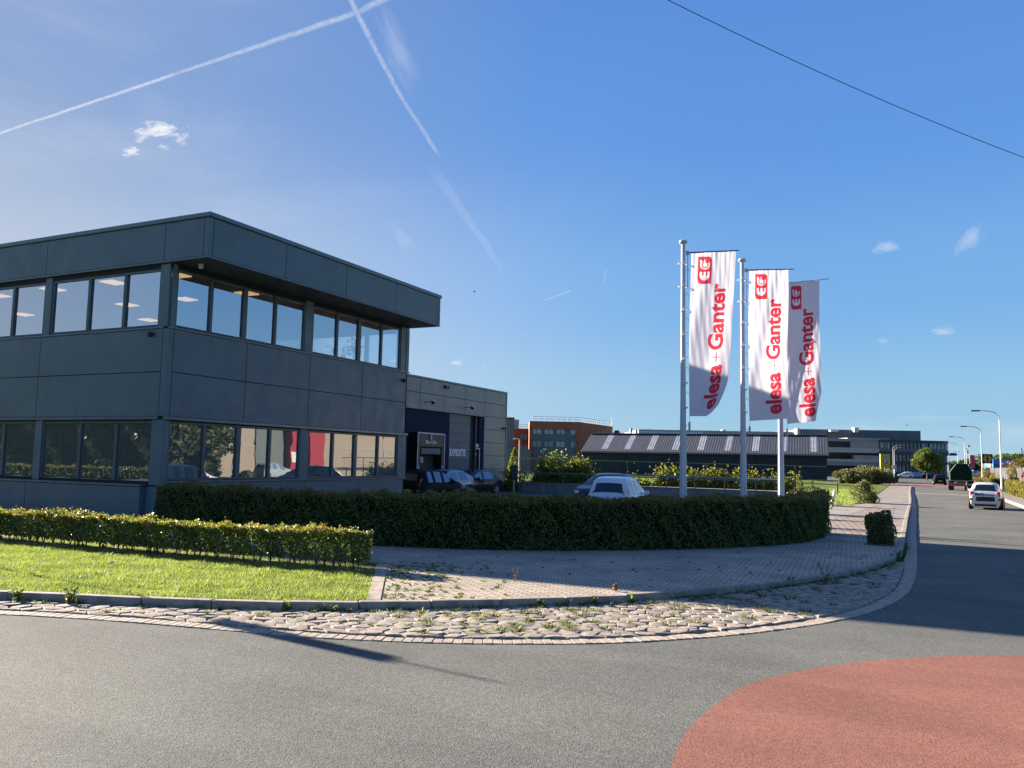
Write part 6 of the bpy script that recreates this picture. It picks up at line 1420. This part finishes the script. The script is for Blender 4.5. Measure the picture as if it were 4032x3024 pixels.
# tree by the glass office and others
def tree(name, label, px, dep, crown_w, z_lo, z_hi, n_, mat, leaf, group=None, lumps=26, z0=0.05, trunk=0.14, seed=0, xy=None, fill=1.0):
    r = np.random.default_rng(seed + 100); c = xy or at(px, dep); t = thing(name, label, 'tree', (c[0], c[1], z0), 0, group)
    z_lo -= z0; z_hi -= z0; ch = z_hi - z_lo; cz = (z_hi + z_lo) / 2; P_ = []; g = MB()
    g.tube([(0, 0, -.1), (0.03, 0, z_lo * .6), (0, 0.03, z_lo + ch * .3), (0, 0, z_lo + ch * .75)], [trunk, trunk * .8, trunk * .6, trunk * .15], 8)
    for i in range(lumps):
        v = r.normal(size=3); v /= np.linalg.norm(v); q = r.uniform(0.35, 0.78) ; s = crown_w * r.uniform(0.13, 0.22)
        cc = np.array([v[0] * q * crown_w / 2, v[1] * q * crown_w / 2, cz + v[2] * q * ch / 2])
        m = n_ // lumps; u = r.normal(size=(m, 3)); u /= np.linalg.norm(u, axis=1)[:, None]; u *= (s * r.uniform(0.3, 1.05, m) ** 0.5)[:, None]; u[:, 2] *= 0.75; P_.append(cc + u)
        g.tube([(0, 0, z_lo + ch * 0.05 * (i % 5)), tuple(cc * np.array([.5, .5, 1]) * .6 + np.array([0, 0, z_lo * .4])), tuple(cc)], [trunk * .35, trunk * .2, .02], 5)
    g.build('trunk', M['bark'], t, smooth=True); np_mesh('crown', leaf_quads(np.concatenate(P_), leaf, 0.1, 0.75), 4, M[mat], t); return t
tree('street_tree', 'round green tree in front of the glass office', 3640, 170, 6.6, 1.5, 6.5, 16000, 'tree', 0.26, seed=1, lumps=40)
for i, (px, dep, w_, zl, zh, lb, mt) in enumerate(((3775, 270, 9, 0.5, 5.6, 'dark distant tree just right of the glass office', 'dark_tree'), (3808, 275, 10, 0.5, 6.4, 'dark distant tree behind the small red flag', 'dark_tree'), (3850, 262, 9, 0.5, 6.2, 'dark distant tree left of the black and yellow sign', 'dark_tree'), (3888, 300, 12, 1, 8.3, 'pale distant tree above the black and yellow sign', 'dark_tree'), (3945, 165, 6.6, 1, 6.1, 'bright green tree above the blue board', 'tree'), (3985, 172, 6.0, 1, 5.9, 'green tree right of the second street lamp', 'tree'), (4025, 260, 11, .5, 6.6, 'dark distant tree at the right edge', 'dark_tree'))):
    tree('roadside_tree', lb, px, dep, w_, zl, zh, 6000, mt, 0.34 if dep < 200 else 0.5, 'trees beyond the road', seed=10 + i, lumps=24)
for i, (px, dep, w_, h_, lb) in enumerate(((3872, 118, 3.0, 2.9, 'orange-brown shrub in front of the black and yellow sign'), (3920, 112, 3.6, 3.0, 'orange-brown shrub below the blue board'), (3965, 104, 2.6, 3.4, 'thin reddish shrub right of the near street lamp'), (4012, 92, 2.8, 3.6, 'tall brownish shrub behind the fence at the right edge'))):
    shrub('autumn_shrub', lb, px, dep, w_, h_, 3200, 'autumn', 0.17, group='autumn shrubs along the palisade fence', seed=40 + i, lumps=14)
for i, (px0, d0, px1, d1, lb) in enumerate(((3822, 104, 3925, 92, 'long yellow-green clipped hedge beside the lorry'), (3968, 76, 4060, 60, 'yellow-green clipped hedge at the right edge of the road'))):
    a = at(px0, d0); b = at(px1, d1); hedge('roadside_hedge', lb, [a, ((a[0] + b[0]) / 2, (a[1] + b[1]) / 2), b], 1.1, PZ, 1.25, 9000, 0.10, 'yellow_hedge', 0.08, 0.14, 0.08, seed=50 + i)
# palisade fence
pf = thing('palisade_fence', 'pale grey palisade fence along the right side of the road', 'fence', (0, 0, 0)); a = Vector(at(3856, 128)); b = Vector(at(4075, 78)); Lp = (b - a).length; u = (b - a).normalized(); g = MB(); k = 0
while k < Lp:
    q = a + u * k; g.prism([(q.x, q.y), (q.x + u.x * .24, q.y + u.y * .24), (q.x + u.x * .24 + .04, q.y + u.y * .24 + .03), (q.x + .04, q.y + .03)], 0.25, 2.55); k += 0.46 if int(k * 7) % 5 else 0.75
g.build('pales', pmat('pale', (0.15, 0.16, 0.155), 0.8, var=0.35, vscale=0.9), pf)
g = MB()
for z in (0.6, 2.1): g.tube([(a.x + .08, a.y + .08, z), (b.x + .08, b.y + .08, z)], 0.05, 4)
g.build('rail', M['steel'], pf)
# signs on the right
d = 135; c = Vg(lat(3885, d), d); t = thing('company_sign', 'square black sign with an amber round emblem on orange posts', 'sign', (*c, 0), yw); s_ = 40 / FX * d / 2; zt = zz(3885, 1788, d); zl = zz(3885, 1825, d)
MB().box(-s_, s_, -.1, .1, zl, zt).build('board', M['carin'], t); M['amber'] = pmat('amber', (0.42, 0.24, 0.03), 0.6)
g = MB(); zc_ = (zt + zl) / 2
for k in range(24):
    if k in (5, 6, 17, 18): continue
    a0, a1 = rad(k * 15), rad(k * 15 + 15); g.add([(r_ * math.cos(q_), -.11, zc_ + r_ * math.sin(q_)) for r_, q_ in ((.22, a0), (.66, a0), (.66, a1), (.22, a1))], [(0, 1, 2, 3)])
g.build('emblem', M['amber'], t); g = MB()
for x in (-s_ + .1, s_ - .35): g.box(x, x + .18, -.08, .08, 0, zl - .002)
g.build('post', pmat('orange_post', (0.55, 0.25, 0.03), 0.6), t)
d = 150; c = Vg(lat(3950, d), d); M['skyblue'] = pmat('blue_board', (0.03, 0.16, 0.50), 0.5, var=0.05)
t = thing('blue_building', 'bright blue flat-topped container building behind the shrubs', 'building', (*c, 0), yw); w_ = 84 / FX * d / 2; MB().box(-w_, w_, 0, 3, 0.2, zz(3950, 1808, d)).build('wall', M['skyblue'], t, bevel=0.03); MB().box(-w_ * .9, w_ * .9, -.05, -.002, zz(3950, 1828, d) - .6, zz(3950, 1828, d)).build('band', M['signblue'], t)
d = 140; c = Vg(lat(3842, d), d); t = thing('blue_container', 'small blue container left of the palisade fence', 'container', (*c, 0.05), yw); MB().box(-.55, .4, 0, 2.4, 0, zz(3842, 1851, d) - .05).build('box', M['skyblue'], t, bevel=0.03); MB().box(-.4, .3, -.03, -.002, .4, 1.4).build('door', M['signblue'], t)
c = Vg(lat(3819, d), d); t = thing('notice_board', 'white board with blue stripes next to the blue container', 'sign', (*c, 0.05), yw); MB().box(-.62, .62, 0, .2, .45, zz(3819, 1854, d) - .05).box(-.5, -.4, 0, .1, 0, .449).box(.4, .5, 0, .1, 0, .449).build('board', M['white'], t)
g = MB(); [g.box(-.5, .1, -.02, -.002, .7 + k * .35, .9 + k * .35) for k in range(3)]; g.build('stripe', M['signblue'], t)
d = 138; c = Vg(lat(3817, d), d); t = thing('beach_flag', 'small red and grey advertising flag behind the lorry', 'flag', (*c, 0.05), yw); zt = zz(3817, 1791, d)
MB().tube([(0, 0, 0), (0, 0, zt)], 0.05, 6).build('pole', M['white'], t); g = MB(); n_ = 8
for i in range(n_): g.add([(.06 + x, .08 * math.sin(x * 5 + z_ * 3), z_) for x, z_ in ((i * .09, zt - .1), ((i + 1) * .09, zt - .1), ((i + 1) * .09, zt - 2.2), (i * .09, zt - 2.2))], [(3, 2, 1, 0)], 1 if i in (4, 5, 6) else 0)
g.build('cloth', [pmat('flag_pink', (0.42, 0.12, 0.14), 0.8), pmat('flag_red', (0.55, 0.03, 0.03), 0.8)], t)
# warning sign
c = at(4028, 68); t = thing('warning_sign', 'red-bordered triangular speed hump sign on a grey post, cut by the right edge', 'traffic sign', (c[0], c[1], PZ), yw - 0.05); zt = zz(4028, 1838, 68) - PZ; s_ = 0.46
def tri(s, y, z): return [(-s, y, z), (s, y, z), (0, y, z + s * 1.73)]
g = MB(); g.add(tri(.50, 0.0, zt - .86) + tri(.50, .03, zt - .86), [(0, 1, 2), (5, 4, 3), (0, 3, 4, 1), (1, 4, 5, 2), (2, 5, 3, 0)]); g.build('sign_plate', pmat('sign_red', (0.50, 0.03, 0.03), 0.5), t)
g = MB(); g.add(tri(.33, -.004, zt - .76), [(0, 1, 2)]); g.build('sign_face', M['white'], t)
g = MB(); g.add([(-.22, -.008, zt - .72)] + [(-.22 + .44 * k / 8, -.008, zt - .70 + .12 * math.sin(math.pi * k / 8)) for k in range(9)] + [(.22, -.008, zt - .72)], [tuple(range(11))]); g.build('hump_symbol', M['black'], t)
g = MB(); g.tube([(0, .06, 0), (0, .06, zt - .1)], 0.035, 8); g.build('post', M['steel'], t)
c = at(3513, 125); t = thing('small_sign', 'small grey sign on a post at the far end of the field', 'traffic sign', (c[0], c[1], 0.1), yw); MB().box(-.3, .3, -.02, .02, 2.0, 2.6).build('sign_plate', M['steel'], t); MB().tube([(0, .05, 0), (0, .05, 2.3)], 0.05, 6).build('post', M['steel'], t)
# ------------------------------------------------------------------ street lamps
def lamp(px_top, dep, H, lb, dirx=-1.0, arm=2.1, base=0.1):
    c = at(px_top, dep); t = thing('street_lamp', lb, 'street lamp', (c[0], c[1], base), 0, 'street lamps along the road')
    g = MB(); g.lathe([(0.10, 0), (0.095, 1.2), (0.07, 1.3), (0.055, H - 0.9)], 12); g.build('pole', M['pole'], t, smooth=True)
    g = MB(); g.tube([(0, 0, H - 0.9), (dirx * .08, 0, H - .55), (dirx * .4, 0, H - .2), (dirx * 1.0, 0, H - .04), (dirx * (arm - .3), 0, H)], [.055, .05, .045, .04, .035], 8); g.build('arm', M['steel'], t, smooth=True)
    g = MB(); a_, b_ = sorted((dirx * (arm - .45), dirx * (arm + .35))); g.box(a_, b_, -.14, .14, H - .09, H + .06); g.build('lamp_head', pmat('lamp_head', (0.10, 0.11, 0.12), 0.5), t, bevel=0.05); return t
lamp(3930, 82, 8.0, 'nearest white street lamp, tallest on the right side of the road')
lamp(3856, 112, 8.0, 'second white street lamp, behind the yellow hedge')
lamp(3790, 148, 8.0, 'third white street lamp, above the lorry')
lamp(3762, 181, 8.0, 'fourth white street lamp, thin and far off behind the lorry')
lamp(3728, 205, 6.6, 'white street lamp standing left of the lorry at the crossroads', 1.0, 1.9)
lamp(3510, 172, 7.0, 'white street lamp by the yellow pylon, left one of the pair', 1.0, 1.9)
lamp(3515, 190, 7.0, 'white street lamp by the yellow pylon, right one of the pair', 1.0, 1.9)
c = at(3797, 200); t = thing('floodlight_mast', 'grey mast with two round floodlights beyond the lorry', 'mast', (c[0], c[1], 0)); h = zz(3797, 1765, 200)
MB().tube([(0, 0, 0), (0, 0, h)], 0.1, 6).build('pole', M['steel'], t); MB().tube([(-.6, 0, h - .3), (.6, 0, h + .3)], 0.05, 5).box(.3, .8, -.2, .2, h + .2, h + .75).box(.0, .45, -.2, .2, h - 1.2, h - .6).build('floodlight', M['white'], t)
c = at(4024, 200); t = thing('telecom_mast', 'white telecom mast with small aerials at the right edge', 'mast', (c[0], c[1], 0)); h = zz(4024, 1765, 200)
MB().tube([(0, 0, 0), (0, 0, h)], [0.3, 0.12], 6).build('pole', M['white'], t); MB().box(-.7, -.45, -.1, .1, h - 1.6, h).box(.3, .55, -.1, .1, h - 1.4, h + .2).box(-.45, .3, -.04, .04, h - 1, h - .9).build('aerial', M['steel'], t)
# overhead cable
def onlook(px, py, dep): d_ = R_ * ((px - 2016) / FX) + U_ * (-(py - 1512) / FX) + F_; return Vector((0, 0, CAM_Z)) + d_ * dep
a = onlook(2300, -130, 24); b = onlook(4300, 748, 30); t = thing('overhead_cable', 'thin black overhead cable crossing the sky at the upper right', 'cable', (0, 0, 0))
g = MB(); g.tube([a.lerp(b, k / 24) - Vector((0, 0, 0.38 * 4 * (k / 24) * (1 - k / 24))) + Vector((0, 0, 0.30)) for k in range(25)], 0.013, 6, cap=False); g.build('wire', M['black'], t)
# birds
for px, py, dep, lb in ((1868, 1149, 90, 'tiny dark bird in the sky left of the banners'), (3571, 1675, 120, 'tiny dark bird above the far road')):
    q = onlook(px, py, dep); t = thing('bird', lb, 'bird', tuple(q), 0.5, 'birds in the sky')
    g = MB(); g.tube([(-.16, 0, 0), (-.08, 0, .0), (0.05, 0, 0.01), (.14, 0, .02), (.17, 0, .015)], [.008, .03, .04, .025, .008], 8)
    g.add([(.06, 0, .02), (-.04, 0, .02), (-.06, .2, .09), (-.10, .38, .03), (.02, .22, .10)], [(0, 1, 2, 3, 4)]); g.add([(.06, 0, .02), (-.04, 0, .02), (-.06, -.2, .09), (-.10, -.38, .03), (.02, -.22, .10)], [(4, 3, 2, 1, 0)]); g.build('body', M['carin'], t)

hedge('bank_hedge', 'low yellow-green hedge in front of the dark tree belt across the street', [(-130, -17), (-80, -16.5), (-36, -16)], 1.4, 0.0, 0.85, 26000, 0.16, 'lit_hedge', 0.1, 0.15, 0.12, seed=78)
hedge('tall_screen_hedge', 'tall dark leafy screen between the road and the beige warehouse', [(16.4, 36), (16.3, 46), (16.2, 55.0)], 1.6, 0.1, 7.5, 9000, 0.42, 'dark_tree', 0.15, 0.2, 0.2, seed=77)
# ------------------------------------------------------------------ the side of the street behind the camera (seen in the windows, casts no shade here)
ow = thing('opposite_warehouse', 'beige warehouse across the road, mirrored in the lower office windows', 'warehouse', (17, 60, 0))
M['beige'] = pmat('beige_panel', (0.26, 0.22, 0.17), 0.7, var=0.05, vscale=0.3); M['redframe'] = pmat('red_frame', (0.27, 0.02, 0.035), 0.5)
g = MB(); g.box(17, 40, 55.3, 100, 0, 9.2); P('wall', g, M['beige'], ow)
g = MB(); [g.box(16.94, 16.999, y, y + .12, 0, 9.0) for y in (58, 70.5, 76, 82, 88)]; g.box(16.93, 16.999, 55.3, 100, 3.1, 3.2); P('joint', g, M['steel'], ow)
g = MB(); g.box(16.85, 16.99, 60.7, 65, 0.8, 8.8); P('window_recess', g, M['darkgrey'], ow)
g = MB(); g.box(15.9, 16.8, 64.6, 66.8, 0, 9.0); g.box(15.9, 16.8, 67.4, 69.8, 0, 9.0); g.box(15.85, 15.895, 64.7, 66.7, 1.6, 2.6, 1); P('gate_frame', g, [M['redframe'], M['white']], ow)
for i, (x, y) in enumerate(((14.6, 49), (15.0, 52.6), (13.9, 44), (14.6, 39.5))): tree('street_tree', ('dark leafy tree second from the beige warehouse across the road', 'dark leafy tree nearest the beige warehouse across the road', 'dark leafy tree third from the beige warehouse across the road', 'dark leafy tree farthest from the beige warehouse across the road')[i], 0, 0, 6, 0.2, 9, 5000, 'dark_tree', 0.35, 'trees across the road', seed=60 + i, xy=(x, y))
bl = np.column_stack([RNG.uniform(-185, -34, 60000), RNG.uniform(-27, -20, 60000), RNG.uniform(0.1, 10.0, 60000)]); bl[:, 2] *= 0.85 + 0.2 * np.sin(bl[:, 0] * 0.7); bl[:, 1] += 1.2 * np.sin(bl[:, 0] * 0.9 + bl[:, 2])
tag(np_mesh('tree_belt', leaf_quads(bl, 1.1, 0.1, 0.9), 4, M['dark_tree']), 'dense dark belt of trees across the street, mirrored in the front windows', 'woodland', kind='stuff')
flat([(-140, -60), (-36, -60), (-36, -12), (-60, -17), (-140, -30)], 0.03, 'verge', M['lawn'])
hatch('silver car parked across the road, mirrored in the office windows', (12.2, 58.0, 0.1), rad(92), 'carsilver', group='cars across the road')
c = (-16.2, 9.4); t = thing('traffic_sign', 'narrow grey sign board on a tall pole, left of the lawn, shading the road', 'traffic sign', (c[0], c[1], PZ)); MB().tube([(0, 0, 0), (0, 0, 4.1)], [.03, .02], 8).build('post', M['steel'], t); MB().box(-.06, .06, -.14, .14, 2.65, 3.62).build('sign_plate', M['steel'], t)
